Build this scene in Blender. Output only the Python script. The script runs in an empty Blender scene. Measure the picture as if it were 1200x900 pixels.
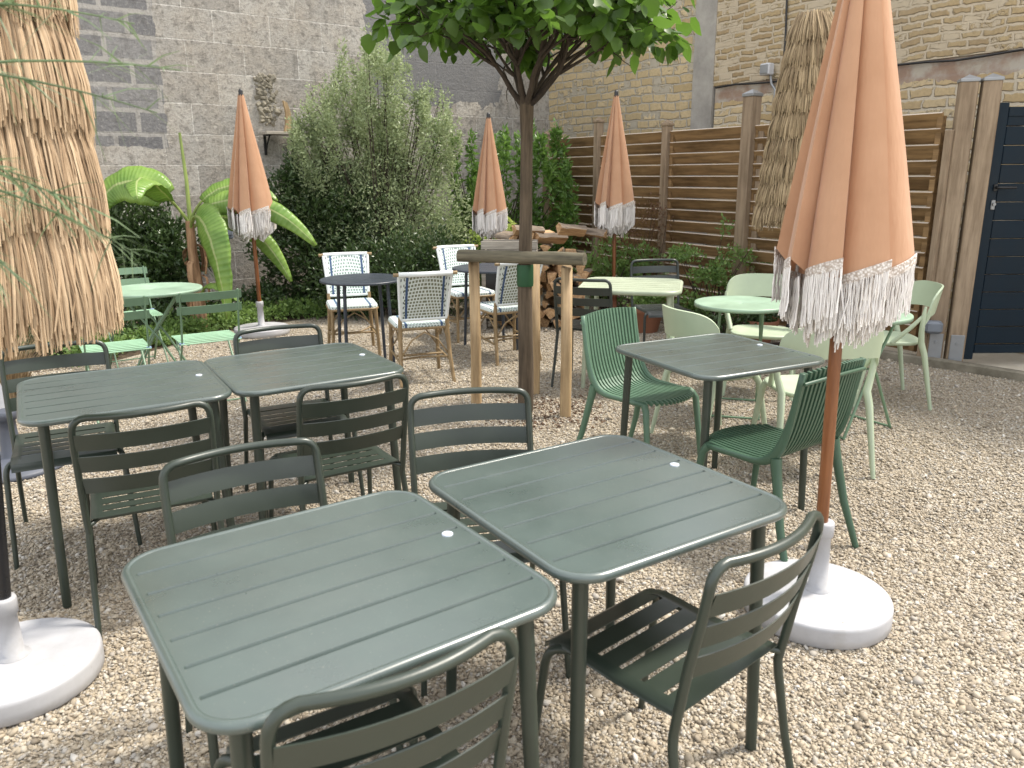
import bpy, math, random
import numpy as np
from mathutils import Vector, Matrix, Euler
R = math.radians
rnd = random.Random(7)
rng = np.random.default_rng(11)
sc = bpy.context.scene
C = sc.collection

# ------------------------------------------------------------------ camera
cam = bpy.data.cameras.new('camera'); co = bpy.data.objects.new('camera', cam); C.objects.link(co)
PITCH, ROLL = R(14.97), R(-0.41)
fwd = Vector((0, math.cos(PITCH), -math.sin(PITCH))); rt = Vector((1, 0, 0)); up = rt.cross(fwd)
r2 = rt*math.cos(ROLL) + up*math.sin(ROLL); u2 = -rt*math.sin(ROLL) + up*math.cos(ROLL)
co.matrix_world = Matrix(((r2.x, u2.x, -fwd.x, 0), (r2.y, u2.y, -fwd.y, 0), (r2.z, u2.z, -fwd.z, 1.558), (0, 0, 0, 1)))
cam.lens = 27.81; cam.sensor_width = 36; cam.clip_end = 500; cam.clip_start = .05
cam.dof.use_dof = True; cam.dof.focus_distance = 4.2; cam.dof.aperture_fstop = 5.6
sc.camera = co
# ------------------------------------------------------------------ light
SUN_EL, SUN_AZ = R(57), math.atan2(.93, .30)          # azimuth clockwise from +Y, towards the sun
w = bpy.data.worlds.new('World'); sc.world = w; w.use_nodes = True
nt = w.node_tree; sky = nt.nodes.new('ShaderNodeTexSky'); sky.sky_type = 'NISHITA'; sky.sun_disc = False
sky.sun_elevation = SUN_EL; sky.sun_rotation = SUN_AZ; sky.dust_density = 3.0; sky.air_density = 1.0; sky.ozone_density = 1.0
bg = nt.nodes['Background']; bg.inputs['Strength'].default_value = .105
wtc = nt.nodes.new('ShaderNodeTexCoord'); wno = nt.nodes.new('ShaderNodeTexNoise'); wno.inputs['Scale'].default_value = 2.2; wno.inputs['Detail'].default_value = 6
wrp = nt.nodes.new('ShaderNodeValToRGB'); wrp.color_ramp.elements[0].position = .34; wrp.color_ramp.elements[0].color = (.35, .35, .35, 1); wrp.color_ramp.elements[1].position = .60
wmx = nt.nodes.new('ShaderNodeMix'); wmx.data_type = 'RGBA'; wmx.inputs[7].default_value = (7.6, 7.65, 7.8, 1)      # thin bright cloud over the blue
nt.links.new(wtc.outputs['Generated'], wno.inputs['Vector']); nt.links.new(wno.outputs[0], wrp.inputs[0]); nt.links.new(wrp.outputs[0], wmx.inputs[0])
nt.links.new(sky.outputs[0], wmx.inputs[6]); nt.links.new(wmx.outputs[2], bg.inputs['Color'])
sl = bpy.data.lights.new('sun', 'SUN'); so = bpy.data.objects.new('sun', sl); C.objects.link(so)
sl.energy = 2.3; sl.angle = R(8); sl.color = (1, .93, .82)
sd = Vector((math.sin(SUN_AZ)*math.cos(SUN_EL), math.cos(SUN_AZ)*math.cos(SUN_EL), math.sin(SUN_EL)))
so.rotation_euler = sd.to_track_quat('Z', 'Y').to_euler(); so.location = sd*20
sc.view_settings.view_transform = 'Standard'; sc.view_settings.look = 'None'
sc.view_settings.gamma = 1; sc.view_settings.use_curve_mapping = False
sc.view_settings.exposure = 1.32
sc.cycles.use_denoising = True

# ------------------------------------------------------------------ mesh helpers
class MB:
    def __init__(s): s.v = []; s.f = []; s.sm = []
    def add(s, vs, fs, smooth=False):
        o = len(s.v); s.v += [tuple(v) for v in vs]; s.f += [tuple(i+o for i in f) for f in fs]; s.sm += [smooth]*len(fs); return s
    def box(s, c, size, rot=None):
        hx, hy, hz = size[0]/2, size[1]/2, size[2]/2
        vs = [Vector((x, y, z)) for x in (-hx, hx) for y in (-hy, hy) for z in (-hz, hz)]
        if rot is not None: vs = [rot @ v for v in vs]
        vs = [v + Vector(c) for v in vs]
        return s.add(vs, [(0,1,3,2),(4,6,7,5),(0,4,5,1),(2,3,7,6),(0,2,6,4),(1,5,7,3)])
    def bbox(s, c, size, b=.004, rot=None):
        hx, hy, hz = size[0]/2, size[1]/2, size[2]/2
        b = min(b, hx*.9, hy*.9, hz*.9)
        def ring(z, i): return [(hx-i, -hy+i+b, z), (hx-i, hy-i-b, z), (hx-i-b, hy-i, z), (-hx+i+b, hy-i, z), (-hx+i, hy-i-b, z), (-hx+i, -hy+i+b, z), (-hx+i+b, -hy+i, z), (hx-i-b, -hy+i, z)]
        rs = [ring(-hz, b*.8), ring(-hz+b, 0), ring(hz-b, 0), ring(hz, b*.8)]
        vs = [Vector(p) for r in rs for p in r]
        if rot is not None: vs = [rot @ v for v in vs]
        vs = [v + Vector(c) for v in vs]
        fs = [tuple(range(7, -1, -1)), tuple(range(24, 32))]
        for k in range(3):
            for i in range(8): j = (i+1) % 8; fs.append((k*8+i, k*8+j, k*8+8+j, k*8+8+i))
        return s.add(vs, fs)
    def tube(s, pts, r, seg=10, closed=False, cap=True, flat=1.0, sub=0):
        pts = [Vector(p) for p in pts]; n = len(pts)
        if not hasattr(r, '__len__'): r = [r]*n
        vs = []; prev = None
        for i in range(n):
            a = pts[(i-1) % n] if (closed or i > 0) else pts[i]; b = pts[(i+1) % n] if (closed or i < n-1) else pts[i]
            t = (b-a).normalized()
            if prev is None:
                prev = t.cross(Vector((0, 0, 1)) if abs(t.z) < .9 else Vector((1, 0, 0))).normalized()
            nn = (prev - t*prev.dot(t)).normalized(); prev = nn; bb = t.cross(nn)
            for k in range(seg):
                an = 2*math.pi*k/seg
                vs.append(pts[i] + nn*math.cos(an)*r[i] + bb*math.sin(an)*r[i]*flat)
        fs = []
        for i in range(n if closed else n-1):
            j = (i+1) % n
            for k in range(seg):
                l = (k+1) % seg; fs.append((i*seg+k, i*seg+l, j*seg+l, j*seg+k))
        s.add(vs, fs, True)
        if cap and not closed:
            s.add(vs[:seg], [tuple(range(seg-1, -1, -1))]); s.add(vs[-seg:], [tuple(range(seg))])
        return s
    def lathe(s, prof, seg=32, c=(0, 0), cap=True, wob=0):
        vs = []
        for r, z in prof:
            for k in range(seg):
                a = 2*math.pi*k/seg; q = r*(1+wob*math.sin(3*a+z*20)); vs.append((c[0]+q*math.cos(a), c[1]+q*math.sin(a), z))
        fs = []
        for i in range(len(prof)-1):
            for k in range(seg):
                l = (k+1) % seg; fs.append((i*seg+k, i*seg+l, (i+1)*seg+l, (i+1)*seg+k))
        s.add(vs, fs, True)
        if cap:
            n = len(prof)
            s.add(vs[:seg], [tuple(range(seg-1, -1, -1))]); s.add(vs[(n-1)*seg:], [tuple(range(seg))])
        return s
    def prism(s, poly, y0, y1, fn=None):
        n = len(poly); vs = [(p[0], y0, p[1]) for p in poly] + [(p[0], y1, p[1]) for p in poly]
        if fn: vs = [fn(v) for v in vs]
        return s.add(vs, [tuple(range(n)), tuple(range(2*n-1, n-1, -1))] + [(i, i+n, (i+1) % n + n, (i+1) % n) for i in range(n)])
    def sheet(s, grid, th, smooth=True):
        """closed thin sheet from a grid of points; th = thickness vector fn or float along computed normal"""
        m = len(grid); n = len(grid[0]); G = [[Vector(p) for p in row] for row in grid]
        nor = []
        for i in range(m):
            for j in range(n):
                a = G[min(i+1, m-1)][j]-G[max(i-1, 0)][j]; b = G[i][min(j+1, n-1)]-G[i][max(j-1, 0)]
                nor.append(a.cross(b).normalized())
        A = [G[i][j]+nor[i*n+j]*th/2 for i in range(m) for j in range(n)]; B = [G[i][j]-nor[i*n+j]*th/2 for i in range(m) for j in range(n)]
        N = m*n; fs = []
        for i in range(m-1):
            for j in range(n-1):
                q = (i*n+j, (i+1)*n+j, (i+1)*n+j+1, i*n+j+1); fs.append(q); fs.append(tuple(x+N for x in reversed(q)))
        s.add(A+B, fs, smooth)
        ed = [i*n for i in range(m)] + [(m-1)*n+j for j in range(1, n)] + [i*n+n-1 for i in range(m-2, -1, -1)] + [j for j in range(n-2, 0, -1)]
        E = len(ed); vs = [(A+B)[x] for x in ed] + [(A+B)[x+N] for x in ed]
        s.add(vs, [(k, k+E, (k+1) % E+E, (k+1) % E) for k in range(E)])
        return s
    def build(s, name, mat, parent=None):
        me = bpy.data.meshes.new(name); me.from_pydata(s.v, [], s.f)
        me.polygons.foreach_set('use_smooth', s.sm); me.materials.append(mat); me.validate(); me.update()
        o = bpy.data.objects.new(name, me); C.objects.link(o)
        if parent: o.parent = parent
        return o
def raw(name, V, F, mat, parent=None, smooth=False):
    """numpy mesh: V (n,3), F (m,k)"""
    me = bpy.data.meshes.new(name); k = F.shape[1]
    me.vertices.add(len(V)); me.vertices.foreach_set('co', np.ascontiguousarray(V, np.float32).ravel())
    me.loops.add(F.size); me.loops.foreach_set('vertex_index', np.ascontiguousarray(F, np.int32).ravel())
    me.polygons.add(len(F)); me.polygons.foreach_set('loop_start', np.arange(0, F.size, k, dtype=np.int32))
    me.update(calc_edges=True); me.polygons.foreach_set('use_smooth', np.full(len(F), smooth)); me.materials.append(mat); me.update()
    o = bpy.data.objects.new(name, me); C.objects.link(o)
    if parent: o.parent = parent
    return o
def thing(name, label, cat, loc=(0, 0, 0), rz=0, group=None):
    o = bpy.data.objects.new(name, None); C.objects.link(o); o.location = loc; o.rotation_euler = (0, 0, rz)
    o.empty_display_size = .1; o['label'] = label; o['category'] = cat
    if group: o['group'] = group
    return o
def tag(o, label, cat, group=None):
    o['label'] = label; o['category'] = cat
    if group: o['group'] = group
    return o
def dup(root, loc, rz, label):
    r = root.copy(); C.objects.link(r); r.location = loc; r.rotation_euler = (0, 0, rz); r['label'] = label
    for ch in list(root.children):
        c = ch.copy(); C.objects.link(c); c.parent = r
        for g in list(ch.children):
            d = g.copy(); C.objects.link(d); d.parent = c
    return r
def arc(p0, p1, p2, n=5):
    p0, p1, p2 = Vector(p0), Vector(p1), Vector(p2)
    return [p0*(1-t)**2 + p1*2*t*(1-t) + p2*t*t for t in [i/n for i in range(n+1)]]
def bez(p, n=10):
    p = [Vector(q) for q in p]; out = []
    for i in range(n+1):
        t = i/n; q = p[:]
        while len(q) > 1: q = [q[k].lerp(q[k+1], t) for k in range(len(q)-1)]
        out.append(q[0])
    return out
def yaw(fx, fy): return math.atan2(-fx, fy)          # local +Y to (fx, fy)

# ------------------------------------------------------------------ material helpers
class NT:
    def __init__(s, name):
        s.m = bpy.data.materials.new(name); s.m.use_nodes = True; s.t = s.m.node_tree; s.b = s.t.nodes['Principled BSDF']
    def n(s, typ, **kw):
        x = s.t.nodes.new('ShaderNode'+typ)
        for k, v in kw.items():
            if k.startswith('i_'): x.inputs[k[2:].replace('_', ' ')].default_value = v
            else: setattr(x, k, v)
        return x
    def l(s, a, b): s.t.links.new(a, b)
    def coord(s, kind='Object', scale=(1, 1, 1), rot=(0, 0, 0), loc=(0, 0, 0)):
        tc = s.n('TexCoord'); mp = s.n('Mapping'); s.l(tc.outputs[kind], mp.inputs[0])
        mp.inputs['Scale'].default_value = scale; mp.inputs['Rotation'].default_value = rot; mp.inputs['Location'].default_value = loc
        return mp.outputs[0]
    def noise(s, co, scale, detail=4, rough=.6, **k):
        x = s.n('TexNoise'); s.l(co, x.inputs['Vector']); x.inputs['Scale'].default_value = scale; x.inputs['Detail'].default_value = detail; x.inputs['Roughness'].default_value = rough; return x.outputs[0]
    def ramp(s, f, stops, interp='LINEAR'):
        x = s.n('ValToRGB'); s.l(f, x.inputs[0]); e = x.color_ramp; e.interpolation = interp
        while len(e.elements) < len(stops): e.elements.new(.5)
        for el, (p, c) in zip(e.elements, stops):
            el.position = p; el.color = (c, c, c, 1) if not hasattr(c, '__len__') else (*c, 1)
        return x.outputs[0]
    def math(s, op, a, b=None, c=None, clamp=False):
        x = s.n('Math', operation=op, use_clamp=clamp)
        for i, q in enumerate((a, b, c)):
            if q is None: continue
            if hasattr(q, 'links'): s.l(q, x.inputs[i])
            else: x.inputs[i].default_value = q
        return x.outputs[0]
    def mix(s, f, a, b, typ='MIX'):
        x = s.n('Mix', data_type='RGBA', blend_type=typ)
        for q, i in ((f, 0), (a, 6), (b, 7)):
            if hasattr(q, 'links'): s.l(q, x.inputs[i])
            elif i == 0: x.inputs[0].default_value = q
            else: x.inputs[i].default_value = (*q, 1)
        return x.outputs[2]
    def bump(s, h, strength=.3, dist=.01, prev=None):
        x = s.n('Bump'); s.l(h, x.inputs['Height']); x.inputs['Strength'].default_value = strength; x.inputs['Distance'].default_value = dist
        if prev is not None: s.l(prev, x.inputs['Normal'])
        return x.outputs[0]
    def done(s, col=None, rough=None, nor=None, metal=0, spec=None):
        if col is not None:
            if hasattr(col, 'links'): s.l(col, s.b.inputs['Base Color'])
            else: s.b.inputs['Base Color'].default_value = (*col, 1)
        if rough is not None:
            if hasattr(rough, 'links'): s.l(rough, s.b.inputs['Roughness'])
            else: s.b.inputs['Roughness'].default_value = rough
        if nor is not None: s.l(nor, s.b.inputs['Normal'])
        s.b.inputs['Metallic'].default_value = metal
        if spec is not None: s.b.inputs['Specular IOR Level'].default_value = spec
        return s.m
def sep(n, co):
    x = n.n('SeparateXYZ'); n.l(co, x.inputs[0]); return x.outputs

def paint(name, col, rough=.4, var=.12, grain=.06):
    n = NT(name); co = n.coord()
    a = n.noise(co, 5, 5, .65); b = n.noise(co, 90, 3, .6); oi = n.n('ObjectInfo').outputs['Random']
    c1 = tuple(x*(1-var) for x in col); c2 = tuple(min(1, x*(1+var)) for x in col)
    c = n.mix(n.ramp(a, [(.3, 0), (.7, 1)]), c1, c2)
    rg = n.math('ADD', n.math('MULTIPLY', n.ramp(a, [(.35, 0), (.65, 1)]), .14), rough-.07)
    return n.done(c, rg, n.bump(b, grain, .002))
def wood(name, c1, c2, axis='X', rough=.75, scale=1.0, knots=True, weathered=False):  # weathered: paints a sunlit pale line onto upward edges
    n = NT(name); st = {'X': (1.2, 14, 14), 'Y': (14, 1.2, 14), 'Z': (14, 14, 1.2)}[axis]
    oi = n.n('ObjectInfo').outputs['Random']
    tc = n.n('TexCoord'); gi = n.n('NewGeometry').outputs['Random Per Island']
    cb = n.n('CombineXYZ'); r7 = n.math('MULTIPLY', n.math('ADD', oi, gi), 7.0)
    for i in range(3): n.l(r7, cb.inputs[i])
    va = n.n('VectorMath', operation='ADD'); n.l(tc.outputs['Object'], va.inputs[0]); n.l(cb.outputs[0], va.inputs[1])
    mp = n.n('Mapping'); n.l(va.outputs[0], mp.inputs[0]); mp.inputs['Scale'].default_value = tuple(x*scale for x in st)
    g = n.noise(mp.outputs[0], 3, 6, .65); big = n.noise(va.outputs[0], 3.5, 3, .6)
    f = n.math('ADD', n.math('MULTIPLY', g, .75), n.math('MULTIPLY', big, .25))
    f = n.math('ADD', f, n.math('MULTIPLY', n.math('SUBTRACT', gi, .5), .14))
    c = n.mix(n.ramp(f, [(.36, 0), (.62, 1)]), c1, c2)
    if knots:
        vo = n.n('TexVoronoi'); mp2 = n.n('Mapping'); n.l(va.outputs[0], mp2.inputs[0]); mp2.inputs['Scale'].default_value = tuple(x*.25 for x in st)
        n.l(mp2.outputs[0], vo.inputs['Vector']); vo.inputs['Scale'].default_value = 1.6
        k = n.ramp(vo.outputs['Distance'], [(.07, 1), (.14, 0)])
        c = n.mix(n.math('MULTIPLY', k, .6), c, tuple(x*.3 for x in c1))
    if weathered:  # sunlit pale line on upward edges, painted into the colour
        ge = n.n('NewGeometry'); nz = sep(n, ge.outputs['Normal'])[2]; c = n.mix(n.math('MULTIPLY', n.ramp(nz, [(.62, 0), (.75, 1)]), .75), c, (.62, .57, .50))  # sunlight on the top edges, put into the colour by the normal
    return n.done(c, rough, n.bump(g, .35, .004))
M = {}
GREEN = (.025, .036, .027)
M['metal'] = paint('dark_green_paint', GREEN, .36)
M['metal'].node_tree.nodes['Principled BSDF'].inputs['Specular IOR Level'].default_value = .6
M['top_lit_paint'] = paint('table_top_green_lit', (.056, .080, .073), .33)  # same green as the chairs, lightened and cooled: sky light painted into the tops
_n = NT.__new__(NT); _n.m = M['top_lit_paint']; _n.t = _n.m.node_tree; _n.b = _n.t.nodes['Principled BSDF']
_co = _n.coord(); _src = _n.b.inputs['Base Color'].links[0].from_socket
_c = _n.mix(_n.ramp(_n.noise(_co, 230, 2, .5), [(.70, 0), (.74, .35)]), _src, (.30, .29, .25)); _c = _n.mix(_n.math('MULTIPLY', _n.ramp(_n.noise(_co, 3.2, 6, .7), [(.48, 0), (.62, 1)]), .06), _c, (.18, .19, .17)); _n.l(_c, _n.b.inputs['Base Color'])
_b = M['top_lit_paint'].node_tree.nodes['Principled BSDF']; _b.inputs['Coat Weight'].default_value = .6; _b.inputs['Coat Roughness'].default_value = .25; _b.inputs['Coat IOR'].default_value = 1.7
M['metal_dark'] = paint('dark_grey_green_paint', (.032, .040, .036), .4)  # slightly greyer dark green, for the chairs at the pale table
M['pale_metal'] = paint('pale_green_paint', (.36, .41, .30), .45)
M['navy_metal'] = paint('blue_black_paint', (.028, .036, .05), .4)
M['mint'] = paint('mint_paint', (.27, .385, .285), .38)
M['mint_dark'] = paint('sage_green_paint', (.13, .215, .135), .42)
M['bright_mint'] = paint('mint_slat_paint', (.27, .45, .30), .42)
M['plastic_green'] = paint('green_plastic', (.095, .175, .115), .42, .06)
M['plastic_green_dark'] = paint('deep_green_plastic', (.045, .095, .06), .42, .06)
M['pale_plastic'] = paint('pale_green_plastic', (.40, .475, .34), .42, .05)
M['gate'] = paint('gate_navy_paint', (.005, .014, .024), .45)
M['gate'].node_tree.nodes['Principled BSDF'].inputs['Specular IOR Level'].default_value = .2
M['black'] = paint('black_metal', (.012, .012, .013), .4)
M['black_pole'] = paint('black_pole_paint', (.012, .013, .016), .3)
M['galv'] = paint('galvanised_steel', (.30, .31, .32), .5)
M['galv'].node_tree.nodes['Principled BSDF'].inputs['Metallic'].default_value = .6
M['grey_plastic'] = paint('grey_plastic', (.16, .18, .21), .5)
M['blue_rivet'] = paint('blue_grey_rivet', (.20, .28, .45), .4)
M['white_plastic'] = paint('white_plastic', (.50, .505, .52), .4)
M['dark_base'] = paint('slate_grey_base', (.075, .085, .11), .5)
M['badge'] = paint('badge_disc', (.5, .55, .62), .35)
def white_base():
    n = NT('white_base_plastic'); co = n.coord(); a = n.noise(co, 6, 5, .6); sp = n.noise(co, 55, 2, .5)
    c = n.mix(n.ramp(a, [(.35, 0), (.7, 1)]), (.36, .365, .385), (.46, .465, .485))
    c = n.mix(n.ramp(sp, [(.76, 0), (.78, 1)]), c, (.25, .21, .17))
    z = sep(n, co)[2]; dirt = n.math('MULTIPLY', n.ramp(z, [(0, 1), (.035, 0)]), n.ramp(n.noise(co, 20, 4), [(.35, 0), (.65, 1)]))
    c = n.mix(n.math('MULTIPLY', dirt, .6), c, (.26, .22, .17)); c = n.mix(n.ramp(n.noise(n.coord(scale=(1, 1, 1), loc=(3, 1, 0)), 3.5, 7, .75), [(.50, 0), (.68, .5)]), c, (.30, .28, .25))
    return n.done(c, .5, n.bump(a, .04, .003))
M['white_base'] = white_base()
def fabric():
    n = NT('peach_canvas'); co = n.coord(); a = n.noise(co, 4, 4, .6)
    c = n.mix(n.ramp(a, [(.3, 0), (.7, 1)]), (.52, .30, .18), (.60, .36, .225))
    wv = n.noise(n.coord(scale=(400, 400, 400)), 1, 2)
    wr = n.noise(n.coord(scale=(9, 9, 2.2)), 2.5, 3)
    m = n.done(c, .85, n.bump(wv, .15, .001, n.bump(wr, .35, .012)), spec=.15)
    n.b.inputs['Sheen Weight'].default_value = .25
    tr = n.n('BsdfTranslucent'); n.l(c, tr.inputs[0]); mx = n.n('MixShader'); mx.inputs[0].default_value = .22
    out = n.t.nodes['Material Output']; n.l(n.b.outputs[0], mx.inputs[1]); n.l(tr.outputs[0], mx.inputs[2]); n.l(mx.outputs[0], out.inputs[0])
    return m
M['fabric'] = fabric()
def thread():
    n = NT('fringe_thread'); gi = n.n('NewGeometry').outputs['Random Per Island']
    c = n.mix(gi, (.74, .71, .68), (.90, .88, .86)); return n.done(c, .9, spec=.1)
M['thread'] = thread()
def macrame():
    n = NT('macrame_band'); co = n.coord(scale=(1, 1, 1)); v = n.n('TexVoronoi'); n.l(co, v.inputs['Vector']); v.inputs['Scale'].default_value = 130
    c = n.mix(n.ramp(v.outputs['Distance'], [(.25, 0), (.7, 1)]), (.78, .75, .72), (.42, .36, .31)); return n.done(c, .9, n.bump(v.outputs['Distance'], .6, .004), spec=.1)
M['macrame'] = macrame()
M['pole_wood'] = wood('varnished_pole_wood', (.13, .045, .016), (.25, .10, .038), 'Z', .3, .6, False)
M['rattan'] = wood('rattan_cane', (.15, .10, .045), (.33, .235, .125), 'Z', .45, 1.5, False)
M['stake'] = wood('debarked_stake_wood', (.21, .14, .07), (.42, .30, .165), 'Z', .7, .8)
M['rail_wood'] = wood('weathered_rail_wood', (.055, .048, .032), (.17, .15, .10), 'X', .85, .8)
M['post_wood'] = wood('fence_post_wood', (.17, .12, .075), (.33, .25, .17), 'Z', .8, .6)
M['slat_wood'] = wood('fence_slat_wood', (.13, .075, .030), (.32, .20, .09), 'X', .78, .55, True, True)  # last flag: bright sunlit slat edges painted into the wood colour
M['log_wood'] = wood('split_log_wood', (.25, .13, .06), (.55, .36, .19), 'X', .85, 1.2, False)
M['bark'] = wood('grey_bark', (.10, .075, .055), (.30, .24, .18), 'X', .95, 1.0, False)
M['plank_grey'] = wood('grey_plank_wood', (.20, .18, .15), (.42, .38, .32), 'X', .85)
M['terracotta'] = paint('terracotta', (.24, .10, .055), .8)
def straw(name, a, b):
    n = NT(name); gi = n.n('NewGeometry').outputs['Random Per Island']; co = n.coord(scale=(30, 30, 3)); g = n.noise(co, 3, 4)
    f = n.math('ADD', n.math('MULTIPLY', gi, .7), n.math('MULTIPLY', g, .3)); return n.done(n.mix(f, a, b), .7, n.bump(g, .4, .003), spec=.3)
M['straw'] = straw('golden_straw', (.25, .16, .09), (.66, .51, .34))
M['straw_grey'] = straw('weathered_straw', (.15, .10, .055), (.50, .385, .235))
def leaf(name, a, b, trans=.35, rough=.45, sc_=3.0):
    n = NT(name); gi = n.n('NewGeometry').outputs['Random Per Island']; co = n.coord(); g = n.noise(co, sc_, 3)
    f = n.math('ADD', n.math('MULTIPLY', gi, .6), n.math('MULTIPLY', n.ramp(g, [(.3, 0), (.7, 1)]), .4)); c = n.mix(f, a, b)
    n.done(c, rough)
    tr = n.n('BsdfTranslucent'); n.l(n.mix(.5, c, tuple(min(1, x*1.6+.01) for x in b)), tr.inputs[0]); mx = n.n('MixShader'); mx.inputs[0].default_value = trans
    n.l(n.b.outputs[0], mx.inputs[1]); n.l(tr.outputs[0], mx.inputs[2]); n.l(mx.outputs[0], n.t.nodes['Material Output'].inputs[0]); return n.m
M['leaf_tree'] = leaf('broad_leaf_green', (.018, .046, .007), (.10, .195, .024), .48, .4)
M['leaf_grey'] = leaf('grey_green_leaf', (.11, .155, .065), (.42, .49, .27), .3, .4)
M['leaf_dark'] = leaf('dark_glossy_leaf', (.015, .035, .010), (.07, .12, .035), .15, .35)
M['leaf_laurel'] = leaf('laurel_leaf', (.035, .09, .015), (.17, .30, .06), .35, .4)
M['leaf_fern'] = leaf('fresh_green_leaf', (.06, .13, .03), (.24, .36, .10), .35, .5)
M['leaf_red'] = leaf('reddish_leaf', (.09, .04, .025), (.22, .13, .07), .3, .5)
M['leaf_lime'] = leaf('lime_leaf', (.20, .30, .05), (.46, .55, .16), .35, .5)
M['leaf_wisp'] = leaf('wispy_leaf', (.05, .085, .04), (.20, .28, .14), .25, .5)
def banana_leaf():
    n = NT('banana_leaf_green'); tc = n.n('TexCoord'); x = sep(n, tc.outputs['UV']); g = n.noise(n.coord(), 4, 3)
    wv = n.math('SINE', n.math('MULTIPLY', x[0], 170)); wv2 = n.ramp(wv, [(.0, 0), (1, 1)])
    c = n.mix(n.ramp(g, [(.3, 0), (.7, 1)]), (.11, .24, .035), (.30, .46, .10)); c = n.mix(n.math('MULTIPLY', wv2, .22), c, (.34, .48, .15))
    mid = n.ramp(n.math('ABSOLUTE', n.math('SUBTRACT', x[1], .5)), [(.02, 1), (.045, 0)]); c = n.mix(mid, c, (.42, .50, .20))
    n.done(c, .35, n.bump(wv, .3, .004)); tr = n.n('BsdfTranslucent'); n.l(c, tr.inputs[0]); mx = n.n('MixShader'); mx.inputs[0].default_value = .35
    n.l(n.b.outputs[0], mx.inputs[1]); n.l(tr.outputs[0], mx.inputs[2]); n.l(mx.outputs[0], n.t.nodes['Material Output'].inputs[0]); return n.m
M['banana'] = banana_leaf()
M['banana_stalk'] = wood('banana_stalk', (.10, .15, .03), (.26, .33, .09), 'Z', .5, .5, False)
M['dry_leaf'] = wood('dry_leaf_sheath', (.14, .07, .035), (.40, .25, .14), 'Z', .9, .8, False)
M['trunk'] = wood('tree_bark', (.045, .032, .020), (.115, .085, .055), 'Z', .9, 1.2, False)
M['limb'] = wood('dark_limb_bark', (.022, .015, .010), (.055, .040, .028), 'Z', .9, 1.2, False)
M['green_tie'] = paint('green_tree_tie', (.008, .06, .018), .6)
def soil():
    n = NT('planting_soil'); co = n.coord(); a = n.noise(co, 8, 8, .7)
    return n.done(n.mix(n.ramp(a, [(.35, 0), (.7, 1)]), (.035, .025, .015), (.13, .09, .055)), .95, n.bump(a, .8, .05))
M['soil'] = soil()
PEB = [(0, (.14, .12, .095)), (.10, (.30, .255, .195)), (.35, (.39, .335, .25)), (.55, (.45, .39, .30)), (.75, (.51, .465, .38)), (.9, (.35, .33, .30)), (1, (.66, .64, .59))]
def gravel_ground():
    n = NT('gravel'); co = n.coord('Object')
    def lay(scale):
        v = n.n('TexVoronoi'); n.l(co, v.inputs['Vector']); v.inputs['Scale'].default_value = scale; return v
    v = lay(95); s = n.n('SeparateColor'); n.l(v.outputs['Color'], s.inputs[0])
    c = n.ramp(s.outputs[0], PEB); d = v.outputs['Distance']
    big = n.noise(co, .7, 4, .6); c = n.mix(n.math('MULTIPLY', n.ramp(big, [(.4, 0), (.7, 1)]), .3), c, (.30, .24, .17))
    c = n.mix(n.ramp(d, [(.45, 0), (.8, .6)]), c, (.20, .155, .10))
    return n.done(c, .85, n.bump(n.math('SUBTRACT', 1.0, d), .9, .012))
M['gravel'] = gravel_ground()
def pebble():
    n = NT('pebbles'); gi = n.n('NewGeometry').outputs['Random Per Island']; co = n.coord()
    c = n.ramp(gi, PEB); g = n.noise(co, 160, 3); c = n.mix(n.math('MULTIPLY', g, .35), c, (.30, .24, .17))
    big = n.noise(co, .9, 4, .6); c = n.mix(n.math('MULTIPLY', n.ramp(big, [(.42, 0), (.7, 1)]), .3), c, (.28, .23, .17))
    return n.done(c, .7, spec=.35)
M['pebble'] = pebble()
def pale_ground():
    n = NT('pale_ground'); co = n.coord(); v = n.n('TexVoronoi'); n.l(co, v.inputs['Vector']); v.inputs['Scale'].default_value = 45
    c = n.mix(n.noise(co, 6, 5), (.50, .44, .34), (.75, .70, .60)); return n.done(c, .9, n.bump(v.outputs['Distance'], .5, .01))
M['pale_ground'] = pale_ground()
def concrete(name, a, b, scale=4, bs=.4):
    n = NT(name); co = n.coord(); g = n.noise(co, scale, 8, .7); h = n.noise(co, 60, 4, .7)
    return n.done(n.mix(n.ramp(g, [(.35, 0), (.65, 1)]), a, b), .9, n.bump(h, bs, .006))
M['kerb'] = concrete('kerb_concrete', (.13, .115, .085), (.27, .245, .19))
M['render'] = concrete('wall_render', (.26, .245, .22), (.40, .38, .34), 3)
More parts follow.
